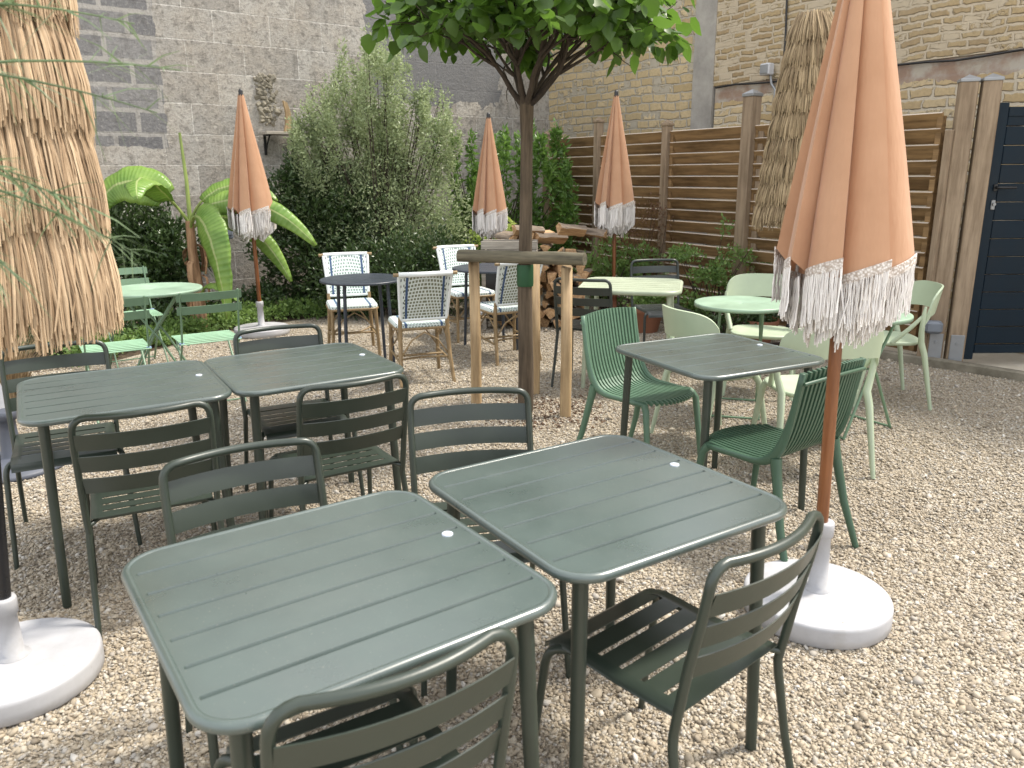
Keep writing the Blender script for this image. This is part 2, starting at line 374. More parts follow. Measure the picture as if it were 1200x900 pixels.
def block_wall():
    n = NT('block_wall'); tc = n.n('TexCoord'); s = sep(n, tc.outputs['Object']); cb = n.n('CombineXYZ'); n.l(s[0], cb.inputs[0]); n.l(s[2], cb.inputs[1])
    co = cb.outputs[0]; ob = tc.outputs['Object']
    wn = n.n('TexNoise'); n.l(ob, wn.inputs['Vector']); wn.inputs['Scale'].default_value = 7; wn.inputs['Detail'].default_value = 4
    vm = n.n('VectorMath', operation='SCALE'); n.l(wn.outputs['Color'], vm.inputs[0]); vm.inputs['Scale'].default_value = .022
    va = n.n('VectorMath', operation='ADD'); n.l(co, va.inputs[0]); n.l(vm.outputs[0], va.inputs[1])
    br = n.n('TexBrick'); n.l(va.outputs[0], br.inputs['Vector']); br.inputs['Scale'].default_value = 1
    br.inputs['Brick Width'].default_value = .66; br.inputs['Row Height'].default_value = .335; br.inputs['Mortar Size'].default_value = .008; br.inputs['Mortar Smooth'].default_value = .4; br.offset = .5
    br.inputs['Color1'].default_value = (.29, .275, .25, 1); br.inputs['Color2'].default_value = (.46, .44, .40, 1); br.inputs['Mortar'].default_value = (.60, .58, .54, 1)
    g1 = n.noise(ob, 2.2, 6, .7); g2 = n.noise(ob, 28, 6, .75); pit = n.n('TexVoronoi'); n.l(ob, pit.inputs['Vector']); pit.inputs['Scale'].default_value = 42
    c = n.mix(n.math('MULTIPLY', n.ramp(g1, [(.38, 0), (.62, 1)]), .5), br.outputs['Color'], (.40, .35, .285))
    g3 = n.noise(ob, 9, 7, .72)
    c = n.mix(n.ramp(g3, [(.50, 0), (.62, .65)]), c, (.15, .14, .125))
    c = n.mix(n.ramp(n.noise(ob, 13, 6, .7), [(.56, 0), (.66, .5)]), c, (.58, .55, .49))
    c = n.mix(n.ramp(g2, [(.50, 0), (.64, .5)]), c, (.10, .09, .08))
    c = n.mix(n.ramp(n.noise(ob, 60, 4, .8), [(.60, 0), (.70, .6)]), c, (.74, .71, .66))
    # patch of dark cinder blocks at the left, smooth dark render patch towards the right
    def boxmask(x0, x1, z0, z1, wob=.25, sc_=2.0):
        nz = n.math('MULTIPLY', n.math('SUBTRACT', n.noise(ob, sc_, 5, .6), .5), wob*2)
        X = n.math('ADD', s[0], nz); Z = n.math('ADD', s[2], nz)
        a = n.math('MULTIPLY', n.math('GREATER_THAN', X, x0), n.math('LESS_THAN', X, x1)); b = n.math('MULTIPLY', n.math('GREATER_THAN', Z, z0), n.math('LESS_THAN', Z, z1)); return n.math('MULTIPLY', a, b)
    m1 = boxmask(-3.0, .02, 1.85, 6, .09, 3)
    b2 = n.n('TexBrick'); n.l(va.outputs[0], b2.inputs['Vector']); b2.inputs['Scale'].default_value = 1; b2.inputs['Brick Width'].default_value = .50; b2.inputs['Row Height'].default_value = .25; b2.inputs['Mortar Size'].default_value = .028; b2.inputs['Mortar Smooth'].default_value = .3
    b2.inputs['Color1'].default_value = (.15, .15, .155, 1); b2.inputs['Color2'].default_value = (.27, .265, .26, 1); b2.inputs['Mortar'].default_value = (.36, .345, .32, 1)
    cb2 = n.mix(n.ramp(g2, [(.5, 0), (.66, .5)]), b2.outputs['Color'], (.40, .385, .36)); cb2 = n.mix(n.ramp(g3, [(.5, 0), (.62, .5)]), cb2, (.12, .115, .11)); c = n.mix(m1, c, cb2)
    m2 = boxmask(2.55, 4.7, 2.55, 7, .45, 1.5); c = n.mix(n.math('MULTIPLY', m2, .85), c, n.mix(g2, (.10, .105, .11), (.22, .22, .225)))
    h = n.math('MULTIPLY', br.outputs['Fac'], -1.0)
    nr = n.bump(n.noise(ob, 18, 7, .75), .8, .02, n.bump(g2, .7, .02, n.bump(h, .6, .02)))
    return n.done(c, .95, nr, spec=.2)
M['block_wall'] = block_wall()
def rubble(name, ca, cb_, mort, sx, sz, mw=.06, regular=.75):
    n = NT(name); tc = n.n('TexCoord'); ob = tc.outputs['Object']
    wn = n.n('TexNoise'); n.l(ob, wn.inputs['Vector']); wn.inputs['Scale'].default_value = 3; wn.inputs['Detail'].default_value = 4
    vm = n.n('VectorMath', operation='SCALE'); n.l(wn.outputs['Color'], vm.inputs[0]); vm.inputs['Scale'].default_value = .05
    va = n.n('VectorMath', operation='ADD'); n.l(ob, va.inputs[0]); n.l(vm.outputs[0], va.inputs[1])
    s = sep(n, va.outputs[0]); cx = n.n('CombineXYZ'); n.l(n.math('MULTIPLY', s[0], sx), cx.inputs[0]); n.l(n.math('MULTIPLY', s[2], sz), cx.inputs[1])
    def vor(f):
        v = n.n('TexVoronoi'); v.voronoi_dimensions = '2D'; v.feature = f; n.l(cx.outputs[0], v.inputs['Vector']); v.inputs['Scale'].default_value = 1; v.inputs['Randomness'].default_value = regular; return v
    v = vor('F1'); e = vor('DISTANCE_TO_EDGE').outputs['Distance']; q = n.n('SeparateColor'); n.l(v.outputs['Color'], q.inputs[0])
    c = n.mix(q.outputs[0], ca, cb_); g = n.noise(ob, 24, 6, .7); c = n.mix(n.ramp(g, [(.45, 0), (.75, .55)]), c, tuple(x*.5 for x in ca))
    mk = n.ramp(n.math('ADD', e, n.math('MULTIPLY', n.math('SUBTRACT', g, .5), .10)), [(mw*.4, 1), (mw*1.6, 0)])
    # some stones buried under mortar
    hide = n.ramp(n.math('ADD', q.outputs[1], n.math('MULTIPLY', n.noise(ob, .8, 3), .35)), [(.80, 0), (.86, .85)]); mk = n.math('MAXIMUM', mk, hide)
    mc = n.mix(n.noise(ob, 5, 5), tuple(x*.8 for x in mort), mort); c = n.mix(mk, c, mc)
    bigd = n.ramp(n.noise(ob, .5, 4), [(.45, 0), (.7, .35)]); c = n.mix(bigd, c, tuple(x*.62 for x in mort))
    # band with cement and reddish stain just under the ledge line
    sz_ = sep(n, ob); z = n.math('ADD', sz_[2], n.math('MULTIPLY', n.math('SUBTRACT', n.noise(ob, 3, 5), .5), .30))
    if 'upper' not in name:
        band = n.math('MULTIPLY', n.math('GREATER_THAN', z, 2.28), n.math('LESS_THAN', z, 2.9)); c = n.mix(n.math('MULTIPLY', band, .8), c, n.mix(n.ramp(n.noise(ob, 4, 5), [(.42, 0), (.58, 1)]), (.30, .28, .25), (.20, .12, .095)))
        mk = n.math('MAXIMUM', mk, band)
    nr = n.bump(g, .5, .012, n.bump(n.math('MULTIPLY', mk, -1.0), .55, .03)); return n.done(c, .95, nr, spec=.2)
def rubble2(name, bw_, rh, mort_w, ca, cb_, mort, warp, hide_lo, band=True):
    n = NT(name); tc = n.n('TexCoord'); ob = tc.outputs['Object']; s = sep(n, ob); cx = n.n('CombineXYZ'); n.l(s[0], cx.inputs[0]); n.l(s[2], cx.inputs[1])
    def warped(scale, amt, src):
        wn = n.n('TexNoise'); n.l(ob, wn.inputs['Vector']); wn.inputs['Scale'].default_value = scale; wn.inputs['Detail'].default_value = 3
        su = n.n('VectorMath', operation='SUBTRACT'); n.l(wn.outputs['Color'], su.inputs[0]); su.inputs[1].default_value = (.5, .5, .5)
        vm = n.n('VectorMath', operation='MULTIPLY'); n.l(su.outputs[0], vm.inputs[0]); vm.inputs[1].default_value = amt
        va = n.n('VectorMath', operation='ADD'); n.l(src, va.inputs[0]); n.l(vm.outputs[0], va.inputs[1]); return va.outputs[0]
    co = warped(.9, (.25, .10, 0), cx.outputs[0]); co = warped(5, (warp*2.2, warp, 0), co); co = warped(16, (warp*.8, warp*.8, 0), co)
    br = n.n('TexBrick'); n.l(co, br.inputs['Vector']); br.inputs['Scale'].default_value = 1; br.inputs['Brick Width'].default_value = bw_; br.inputs['Row Height'].default_value = rh
    br.inputs['Mortar Size'].default_value = mort_w; br.inputs['Mortar Smooth'].default_value = .6; br.inputs['Bias'].default_value = 0; br.offset = .37; br.squash = 1.5; br.squash_frequency = 3
    br.inputs['Color1'].default_value = (0, 0, 0, 1); br.inputs['Color2'].default_value = (1, 1, 1, 1); br.inputs['Mortar'].default_value = (.5, .5, .5, 1)
    q = n.n('SeparateColor'); n.l(br.outputs['Color'], q.inputs[0]); g = n.noise(ob, 26, 6, .7); g2 = n.noise(ob, 7, 4, .6)
    c = n.mix(q.outputs[0], ca, cb_); c = n.mix(n.ramp(g, [(.45, 0), (.75, .5)]), c, tuple(x*.5 for x in ca))
    hide = n.ramp(n.math('ADD', n.math('MULTIPLY', g2, .65), n.math('MULTIPLY', q.outputs[0], .35)), [(hide_lo, 0), (hide_lo+.05, .9)])
    mk = n.math('MAXIMUM', br.outputs['Fac'], hide)
    mc = n.mix(n.noise(ob, 5, 6, .7), tuple(x*.72 for x in mort), tuple(min(1, x*1.12) for x in mort)); c = n.mix(mk, c, mc)
    c = n.mix(n.ramp(n.noise(ob, .6, 5), [(.45, 0), (.7, .35)]), c, tuple(x*.6 for x in mort))
    if band:
        z = n.math('ADD', s[2], n.math('MULTIPLY', n.math('SUBTRACT', n.noise(ob, 3, 5), .5), .30))
        bd = n.math('MULTIPLY', n.math('GREATER_THAN', z, 2.34), n.math('LESS_THAN', z, 2.9)); c = n.mix(n.math('MULTIPLY', bd, .85), c, n.mix(n.ramp(n.noise(ob, 4, 5), [(.42, 0), (.58, 1)]), (.42, .39, .34), (.29, .20, .16))); mk = n.math('MAXIMUM', mk, bd)
    return n.done(c, .95, n.bump(g, .6, .012, n.bump(n.math('MULTIPLY', mk, -1.0), .7, .03)), spec=.2)
M['rubble_yellow'] = rubble2('rubble_yellow', .23, .105, .015, (.44, .34, .19), (.62, .50, .31), (.46, .42, .34), .046, .60, False)
M['rubble_low'] = rubble2('rubble_low', .24, .095, .018, (.46, .34, .18), (.66, .54, .34), (.60, .53, .41), .046, .60)
M['rubble_up'] = rubble2('rubble_upper', .19, .070, .018, (.34, .25, .14), (.50, .39, .22), (.54, .46, .34), .046, .55, False)
def weave(name, white, dark, dens=1.0):
    n = NT(name); tc = n.n('TexCoord'); s = sep(n, tc.outputs['Object']); u, v = s[0], n.math('ADD', s[2], n.math('MULTIPLY', s[1], 1.0))
    P = .024/dens; Q = .016/dens
    row = n.math('FLOOR', n.math('DIVIDE', v, Q)); sh = n.math('MULTIPLY', row, .25)
    au = n.math('ABSOLUTE', u); fu = n.math('FRACT', n.math('ADD', n.math('DIVIDE', au, P), sh)); fv = n.math('FRACT', n.math('DIVIDE', v, Q))
    dot = n.math('MULTIPLY', n.math('LESS_THAN', fu, .66), n.math('MULTIPLY', n.math('GREATER_THAN', fv, .18), n.math('LESS_THAN', fv, .82)))
    stripe = n.math('MULTIPLY', n.math('GREATER_THAN', au, .128), n.math('LESS_THAN', au, .146))
    edge = n.math('GREATER_THAN', au, .155)
    e_dot = n.math('MULTIPLY', n.math('LESS_THAN', n.math('FRACT', n.math('DIVIDE', au, .022)), .35), n.math('MULTIPLY', n.math('LESS_THAN', n.math('FRACT', n.math('DIVIDE', v, .028)), .4), 1.0))
    c = n.mix(dot, white, dark); c = n.mix(edge, c, n.mix(e_dot, white, (.03, .035, .04))); c = n.mix(stripe, c, (.03, .07, .16))
    return n.done(c, .5, n.bump(dot, -.5, .003))
M['weave_back'] = weave('woven_back_rear_face', (.62, .68, .66), (.15, .165, .105))
M['weave_seat'] = weave('woven_seat', (.64, .72, .70), (.20, .26, .24), 1.0)
M['weave_front'] = weave('woven_back_front_face', (.70, .78, .76), (.20, .27, .24), 1.0)
M['white_cane'] = paint('white_cane_binding', (.72, .76, .76), .5)

# ================================================================== SETTING
def plane_poly(name, pts, z, mat):
    mb = MB(); mb.add([(x, y, z) for x, y in pts], [tuple(range(len(pts)))]); o = mb.build(name, mat); o['kind'] = 'structure'; return o
plane_poly('ground', [(-60, -40), (60, -40), (60, 80), (-60, 80)], -.012, M['pale_ground'])
# gravel yard (edge on the right follows the kerb, edge at the back-left follows the bed)
FX = Vector((-.5128, .8585, 0)).normalized()       # fence direction going away
F0 = Vector((3.405, 6.375, 0))                        # fence end next to the gate posts
FN = Vector((-FX.y, FX.x, 0))                       # towards the yard
K0 = Vector((3.17, 6.65, 0)); KD = Vector((.70, -.80, 0)).normalized()
kA = Vector((2.77, 7.55, 0)); kB = Vector((3.12, 6.62, 0)); kC = Vector((3.90, 5.78, 0)); kD = Vector((6.0, 3.6, 0))
plane_poly('gravel_yard', [(-9, -3), (7, -3), (6.9, 2.7), (kD.x, kD.y), (kC.x, kC.y), (kB.x, kB.y), (kA.x, kA.y), (1.0, 10.9), (-1.2, 9.6), (-2.25, 8.75), (-2.95, 8.0), (-3.45, 6.7), (-4.2, 6.0), (-9, 5)], 0, M['gravel'])
plane_poly('planting_bed', [(-9, 5.0), (-4.2, 6.0), (-3.45, 6.7), (-2.95, 8.0), (-2.25, 8.75), (-1.2, 9.6), (1.0, 10.9), (.8, 12.9), (-9, 12.9)], .004, M['soil'])
plane_poly('fence_bed', [(2.80, 7.6), (2.55, 7.35), (1.9, 7.9), (.6, 9.2), (.5, 10.5), (1.0, 10.9)], .006, M['soil'])
k = MB()
for a, b in ((kA, kB), (kB, kC), (kC, kD)):
    d = (b-a); L = d.length; a_ = math.atan2(d.y, d.x); k.bbox(((a.x+b.x)/2, (a.y+b.y)/2, .02), (L, .07, .11), .012, Matrix.Rotation(a_, 3, 'Z'))
ko = k.build('kerb', M['kerb']); ko['kind'] = 'structure'

def pebbles(name, polys, dens, size, hi):
    """loose stones as one mesh"""
    V = []; 
    if hi:
        t = (1+5**.5)/2; base = np.array([(-1,t,0),(1,t,0),(-1,-t,0),(1,-t,0),(0,-1,t),(0,1,t),(0,-1,-t),(0,1,-t),(t,0,-1),(t,0,1),(-t,0,-1),(-t,0,1)], float); base /= np.linalg.norm(base[0])
        F = np.array([(0,11,5),(0,5,1),(0,1,7),(0,7,10),(0,10,11),(1,5,9),(5,11,4),(11,10,2),(10,7,6),(7,1,8),(3,9,4),(3,4,2),(3,2,6),(3,6,8),(3,8,9),(4,9,5),(2,4,11),(6,2,10),(8,6,7),(9,8,1)])
    else:
        base = np.array([(1,0,0),(-1,0,0),(0,1,0),(0,-1,0),(0,0,1),(0,0,-1)], float)
        F = np.array([(0,2,4),(2,1,4),(1,3,4),(3,0,4),(2,0,5),(1,2,5),(3,1,5),(0,3,5)])
    P = []
    for x0, x1, y0, y1, xf in polys:
        m = int((x1-x0)*(y1-y0)*dens); x = rng.uniform(x0, x1, m); y = rng.uniform(y0, y1, m); P.append(np.stack([x, y], 1)[xf(x, y)])
    P = np.concatenate(P); N = len(P)
    s = size*np.exp(rng.normal(0, .38, N)); sc3 = np.stack([s*rng.uniform(.8, 1.35, N), s*rng.uniform(.65, 1.0, N), s*rng.uniform(.4, .7, N)], 1)
    a = rng.uniform(0, 6.283, N); til = rng.normal(0, .35, (N, 2))
    B = base[None]*(1+rng.normal(0, .13, (N, len(base), 1))); B = B*sc3[:, None, :]
    ca, sa = np.cos(a)[:, None], np.sin(a)[:, None]
    X = B[..., 0]*ca-B[..., 1]*sa; Y = B[..., 0]*sa+B[..., 1]*ca; Z = B[..., 2]+X*til[:, :1]+Y*til[:, 1:]
    W = np.stack([X+P[:, :1], Y+P[:, 1:], Z+(sc3[:, 2:]*rng.uniform(.1, .9, (N, 1)))], 2).reshape(-1, 3)
    FF = (F[None]+(np.arange(N)*len(base))[:, None, None]).reshape(-1, 3)
    o = raw(name, W, FF, M['pebble'], smooth=True); o['kind'] = 'stuff'; return o
inkerb = lambda x, y: ((x < kB.x+(y-kB.y)*(kA.x-kB.x)/(kA.y-kB.y)) | (y < kB.y)) & ((x < kB.x+(kB.y-y)*.9) | (y > kB.y)) 
view = lambda x, y: (np.abs(x) < y*.66+.35) & (y > 1.15)
bed = lambda x, y: (x > -4.0) & ((y < 6.6) | (x > -3.4+(y-6.7)*.57))
pebbles('gravel_stones_near', [(-2.6, 2.6, 1.15, 3.2, lambda x, y: view(x, y))], 14500, .0052, True)
pebbles('gravel_stones_far', [(-4.5, 4.3, 3.2, 9.6, lambda x, y: view(x, y) & inkerb(x, y) & bed(x, y) & (rng.uniform(0, 1, len(x)) < 4.4/y))], 9500, .0060, False)

_p = M['pebble']; M['pebble'] = wood('bark_mulch_chips', (.05, .03, .018), (.16, .10, .06), 'X', .9, 1.0, False)
pebbles('bark_mulch', [(-.35, .85, 4.55, 5.75, lambda x, y: ((x-.22)/.52)**2+((y-5.08)/.46)**2 < rng.uniform(0, 1, len(x))**.6)], 3200, .0075, False)
M['pebble'] = _p

# block wall on the left, seen at an angle; rubble building behind the fence
BD = Vector((.787, .617, 0)); BP = Vector((-3.85, 9.25, 0))
def wall_obj(name, P, D, x0, x1, z0, z1, th, mat, label, cat='wall', parent=None):
    o = MB().box(((x0+x1)/2, th/2, (z0+z1)/2), (x1-x0, th, z1-z0)).build(name, mat, parent)
    if parent is None:
        o.location = P; o.rotation_euler = (0, 0, math.atan2(D.y, D.x))
        if label: tag(o, label, cat)
    return o
bw = wall_obj('block_wall', BP, BD, -6, 5.75, -.05, 6.2, .35, M['block_wall'], 'tall weathered grey concrete block wall behind the banana plant and the big shrubs')
RD = Vector((.545, -.838, 0)).normalized(); RP = Vector((.60, 12.72, 0))
rb = thing('stone_building', 'tall pale rubble stone building rising behind the slatted timber fence', 'building', RP, math.atan2(RD.y, RD.x))
BH = 4.35
wall_obj('left_facade', None, None, -.2, 3.02, -.05, BH, .3, M['rubble_yellow'], None, parent=rb).name = 'yellow_facade'
wall_obj('cement_pier', None, None, 3.0, 3.33, -.05, BH, .27, M['render'], None, parent=rb)
for c_ in [x for x in rb.children if x.name.startswith('cement')]: c_.location = (0, -.03, 0)
wall_obj('lower_facade', None, None, 3.35, 12, -.05, 2.52, .33, M['rubble_low'], None, parent=rb)
wall_obj('upper_facade', None, None, 3.30, 12, 2.523, BH, .33, M['rubble_up'], None, parent=rb).location = (0, -.02, 0)
# cable clipped along the ledge and up the wall, with the small security lamp beside it
def rw(x, z, off=-.05): v = RP + RD*x; n_ = Vector((-RD.y, RD.x, 0)); return Vector((v.x, v.y, z)) + n_*off
cb = MB(); pts = [rw(3.4+i*.28, 2.50+.012*math.sin(i*1.7), -.045) for i in range(24)]; cb.tube(pts, .011, 6)
cb.tube([rw(4.33+.012*math.sin(i), 2.51+i*.2, -.045) for i in range(13)], .011, 6)
tag(cb.build('power_cable', M['black']), 'thin black cable running along the stone wall and straight up it', 'cable')
lamp = thing('security_lamp', 'small white security lamp fixed to the stone wall beside the cable', 'lamp', rw(4.17, 2.62, -.05), math.atan2(RD.y, RD.x))
MB().bbox((0, -.05, 0), (.13, .09, .12), .01).build('housing', M['white_plastic'], lamp); MB().bbox((0, -.10, 0), (.10, .012, .09), .003).build('lens', M['galv'], lamp)
MB().tube([(.03, -.02, -.06), (.05, -.02, -.15), (.11, -.02, -.22), (.12, -.02, -.6)], .014, 8).build('conduit', M['galv'], lamp)
MB().tube([(.16, -.0, -.7), (.16, .0, -.15), (.22, .0, -.05)], .012, 8).build('conduit', M['white_plastic'], lamp)
# wall shelf and slab of wood, meter box
def bwp(px, z, off=-.02):
    """point on the block wall where local x = px"""
    v = BP + BD*px; n_ = Vector((-BD.y, BD.x, 0)); return Vector((v.x, v.y, z)) + n_*off
ba = math.atan2(BD.y, BD.x)
sh = thing('wall_shelf', 'small grey wooden shelf on two black brackets high on the block wall', 'shelf', bwp(1.30, 2.03), ba)
MB().bbox((0, -.12, 0), (.46, .22, .035), .004).build('board', M['plank_grey'], sh)
for x in (-.17, .17):
    b = MB(); b.box((x, -.012, -.13), (.03, .015, .24)); b.box((x, -.1, -.026), (.03, .17, .015)); b.tube([(x, -.02, -.22), (x, -.06, -.14), (x, -.16, -.035)], .011, 6); b.build('bracket', M['black'], sh)
ws = MB(); ws.prism([(-.05, 0), (.04, 0), (.055, .12), (.045, .24), (.01, .34), (-.035, .36), (-.01, .22), (-.02, .1)], -.02, .02)
o = ws.build('wood_slab', M['stake']); o.location = bwp(1.41, 2.05, -.07); o.rotation_euler = (0, 0, ba); tag(o, 'pale curved slab of wood standing upright on the wall shelf', 'wood slab')
hole = MB()
for i in range(120):
    hole.bbox((rnd.uniform(-.11, .11)+.03*math.sin(i), rnd.uniform(.005, .03), rnd.uniform(-.28, .28)), (rnd.uniform(.03, .09), .05, rnd.uniform(.02, .06)), .008, Euler((rnd.uniform(-.5, .5), rnd.uniform(-.9, .9), rnd.uniform(-.5, .5))).to_matrix())
o = hole.build('stone_patch', M['kerb'], bw); o.location = (1.22, -.01, 2.42)
eb = thing('meter_box', 'small grey electric box low on the block wall beside the banana stem', 'electric box', bwp(.55, .92, -.02), ba)
MB().bbox((0, -.05, 0), (.13, .10, .2), .012).build('case', M['grey_plastic'], eb); MB().bbox((0, -.105, .01), (.10, .012, .13), .004).build('cover', M['grey_plastic'], eb)

# ------------------------------------------------------------------ fence
FL = 5.75; fang = math.atan2(FX.y, FX.x)
fence = thing('slatted_fence', 'long louvred timber fence with horizontal slats below the stone building', 'fence', F0, fang)
# local x runs away from the gate, local -y is ... yard side = +y
posts = [0.03, 2.02, 3.22, 4.47, 5.62]
for a, b in zip(posts[:-1], posts[1:]):
    p = MB(); nsl = 16
    for i in range(nsl):
        z = .14+i*(1.93-.14)/(nsl-1)
        p.bbox(((a+b)/2, rnd.uniform(-.002, .002), z), (b-a-.10, .122, .022), .003, Matrix.Rotation(R(60+rnd.uniform(-2, 2)), 3, 'X') @ Matrix.Rotation(rnd.uniform(-.002, .002), 3, 'Y'))
    for x in (a+.07, b-.07): p.box((x, 0, 1.03), (.045, .05, 1.86))
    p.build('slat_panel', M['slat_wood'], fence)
for x, h in zip(posts[1:], (2.27, 2.06, 2.16, 2.05)):
    q = MB(); wd = .13 if h > 2.2 else .09
    q.bbox((x, .03, h/2-.02), (wd, wd, h), .006); po = q.build('post', M['post_wood'], fence)
    c = MB(); c.bbox((x, .03, h-.005), (wd+.015, wd+.015, .03), .004); c.add([(x-wd/2, .03-wd/2, h+.01), (x+wd/2, .03-wd/2, h+.01), (x+wd/2, .03+wd/2, h+.01), (x-wd/2, .03+wd/2, h+.01), (x, .03, h+.05)], [(0, 1, 4), (1, 2, 4), (2, 3, 4), (3, 0, 4)])
    c.build('cap', M['galv'] if wd > .1 else M['post_wood'], po)
    if wd > .1: MB().bbox((x-.12, -.02, .98), (.07, .07, 1.98), .005).build('post', M['post_wood'], fence)
for (px, py, lab, has) in ((3.475, 6.37, 'square timber gate post with a grey box, left of the pair', True), (3.61, 6.30, 'square timber gate post touching the dark gate, right of the pair', False)):
    g = thing('gate_post', lab, 'post', (px, py, 0), R(-18), 'timber posts beside the gate')
    H_ = 2.20
    MB().bbox((0, 0, H_/2+.02), (.125, .125, H_-.04), .008).build('shaft', M['post_wood'], g)
    c = MB(); c.bbox((0, 0, H_+.005), (.138, .138, .025), .004); c.add([(-.067, -.067, H_+.016), (.067, -.067, H_+.016), (.067, .067, H_+.016), (-.067, .067, H_+.016), (0, 0, H_+.05)], [(0, 1, 4), (1, 2, 4), (2, 3, 4), (3, 0, 4)]); c.build('cap', M['galv'], g)
    b = MB(); b.bbox((.0, -.067, .14), (.10, .008, .26), .003)
    for z in (.06, .2): b.tube([(0, -.07, z), (0, -.081, z)], .011, 8)
    b.build('foot_bracket', M['galv'], g)
    if has: MB().bbox((-.04, -.107, .33), (.13, .09, .10), .02).build('junction_box', M['grey_plastic'], g)
g = MB(); g.bbox((0, 0, .92), (.05, .07, 1.86), .004); o = g.build('fence_end_post', M['post_wood'], fence); o.location = (.0, .03, 0); o.name = 'post'
gate = thing('metal_gate', 'dark navy metal gate of wide horizontal panels with lever handle', 'gate', (3.665, 6.30, 0), R(0))
f = MB(); f.bbox((.045, 0, 1.05), (.09, .05, 1.98), .004); f.bbox((1.05, 0, 1.05), (.09, .05, 1.98), .004); f.bbox((.55, 0, 1.975), (.91, .045, .07), .004); f.bbox((.55, 0, .145), (.91, .045, .07), .004); f.build('frame', M['gate'], gate)
f = MB()
for i in range(13): f.bbox((.55, 0, .256+i*.1405), (.905, .028, .1355), .005)
f.build('panel', M['gate'], gate)
f = MB(); f.bbox((.07, -.032, 1.42), (.03, .012, .05), .003); f.tube([(.07, -.04, 1.42), (.07, -.075, 1.42), (.10, -.08, 1.42), (.20, -.08, 1.42)], .010, 8); f.build('handle', M['black'], gate)
f = MB(); f.bbox((.07, -.03, 1.29), (.032, .01, .075), .006); f.tube([(.07, -.032, 1.295), (.07, -.05, 1.295)], .012, 10); f.build('lock', M['galv'], gate)

# ================================================================== FURNITURE
def rr_outline(L, W, r, n=8):
    pts = []
    for cx, cy, a0 in ((L/2-r, W/2-r, 0), (-L/2+r, W/2-r, 90), (-L/2+r, -W/2+r, 180), (L/2-r, -W/2+r, 270)):
        for i in range(n+1): a = R(a0+90*i/n); pts.append((cx+r*math.cos(a), cy+r*math.sin(a)))
    return pts
def grooved_top(L, W, r, z, planks=7, gd=.0075, gw=.0046, th=.008, shape='rect', margin=.019, rim=.011):
    mb = MB(); hw = W/2
    def xmax(y):
        if shape == 'round': return math.sqrt(max(1e-6, hw*hw-y*y))
        d = abs(y)-(hw-r)
        return L/2 if d <= 0 else L/2-r+math.sqrt(max(1e-9, r*r-d*d))
    ys = set()
    gy = [-hw+W*i/planks for i in range(1, planks)]
    for g in gy:
        for q in (-gw*1.3, -gw*.5, gw*.5, gw*1.3): ys.add(round(g+q, 5))
    for i in range(25):
        a = R(90*i/24)
        if shape == 'round': ys |= {round(hw*math.sin(a), 5), round(-hw*math.sin(a), 5)}
        else: q = hw-r+r*math.sin(a); ys |= {round(q, 5), round(-q, 5)}
    ys = sorted(ys); us = [-1, -.5, .5, 1]
    rows = []
    for y in ys:
        X = xmax(y); isg = any(abs(y-g) <= gw*.6 for g in gy)
        xi = max(X-margin, X*.05); row = []
        for x, inn in ((-X, 0), (-xi-.004, 0), (-xi, 1), (xi, 1), (xi+.004, 0), (X, 0)):
            row.append((x, y, z-(gd if (isg and inn) else 0)))
        rows.append(row)
    vs = [p for r_ in rows for p in r_]; m = len(rows); fs = [(i*6+j, i*6+j+1, i*6+6+j+1, i*6+6+j) for i in range(m-1) for j in range(5)]
    mb.add(vs, fs)
    out = rr_outline(L, W, r) if shape == 'rect' else [(hw*math.cos(2*math.pi*i/48), hw*math.sin(2*math.pi*i/48)) for i in range(48)]
    mb.add([(x, y, z-th) for x, y in out], [tuple(range(len(out)-1, -1, -1))])
    mb.tube([(x, y, z-rim+.0025) for x, y in out], rim, 12, closed=True)
    return mb
def metal_table(name, L, W, h, mat, label, group, leg_in=.055, thick=.0, planks=7, badge=True, r=.085):
    t = thing(name, label, 'table', group=group)
    grooved_top(L-.02, W-.02, r, h, planks, rim=.012+thick).build('tabletop', M['top_lit_paint'] if mat is M['metal'] else mat, t)
    for sx in (-1, 1):
        for sy in (-1, 1):
            a = (sx*(L/2-leg_in-.02), sy*(W/2-leg_in-.02), h-.012); b = (sx*(L/2-leg_in), sy*(W/2-leg_in), .004)
            MB().tube([a, b], [.019, .0155], 14).build('leg', mat, t)
    MB().bbox((0, 0, h-.022), (L-.2, .03, .02), .003).box((0, W/2-.09, h-.022), (L-.16, .025, .02)).box((0, -W/2+.09, h-.022), (L-.16, .025, .02)).build('underframe', mat, t)
    if badge: MB().lathe([(.0135, h-.001), (.0135, h+.0025), (.011, h+.0035)], 20, (L/2-.065, .03)).build('badge', M['badge'], t)
    return t
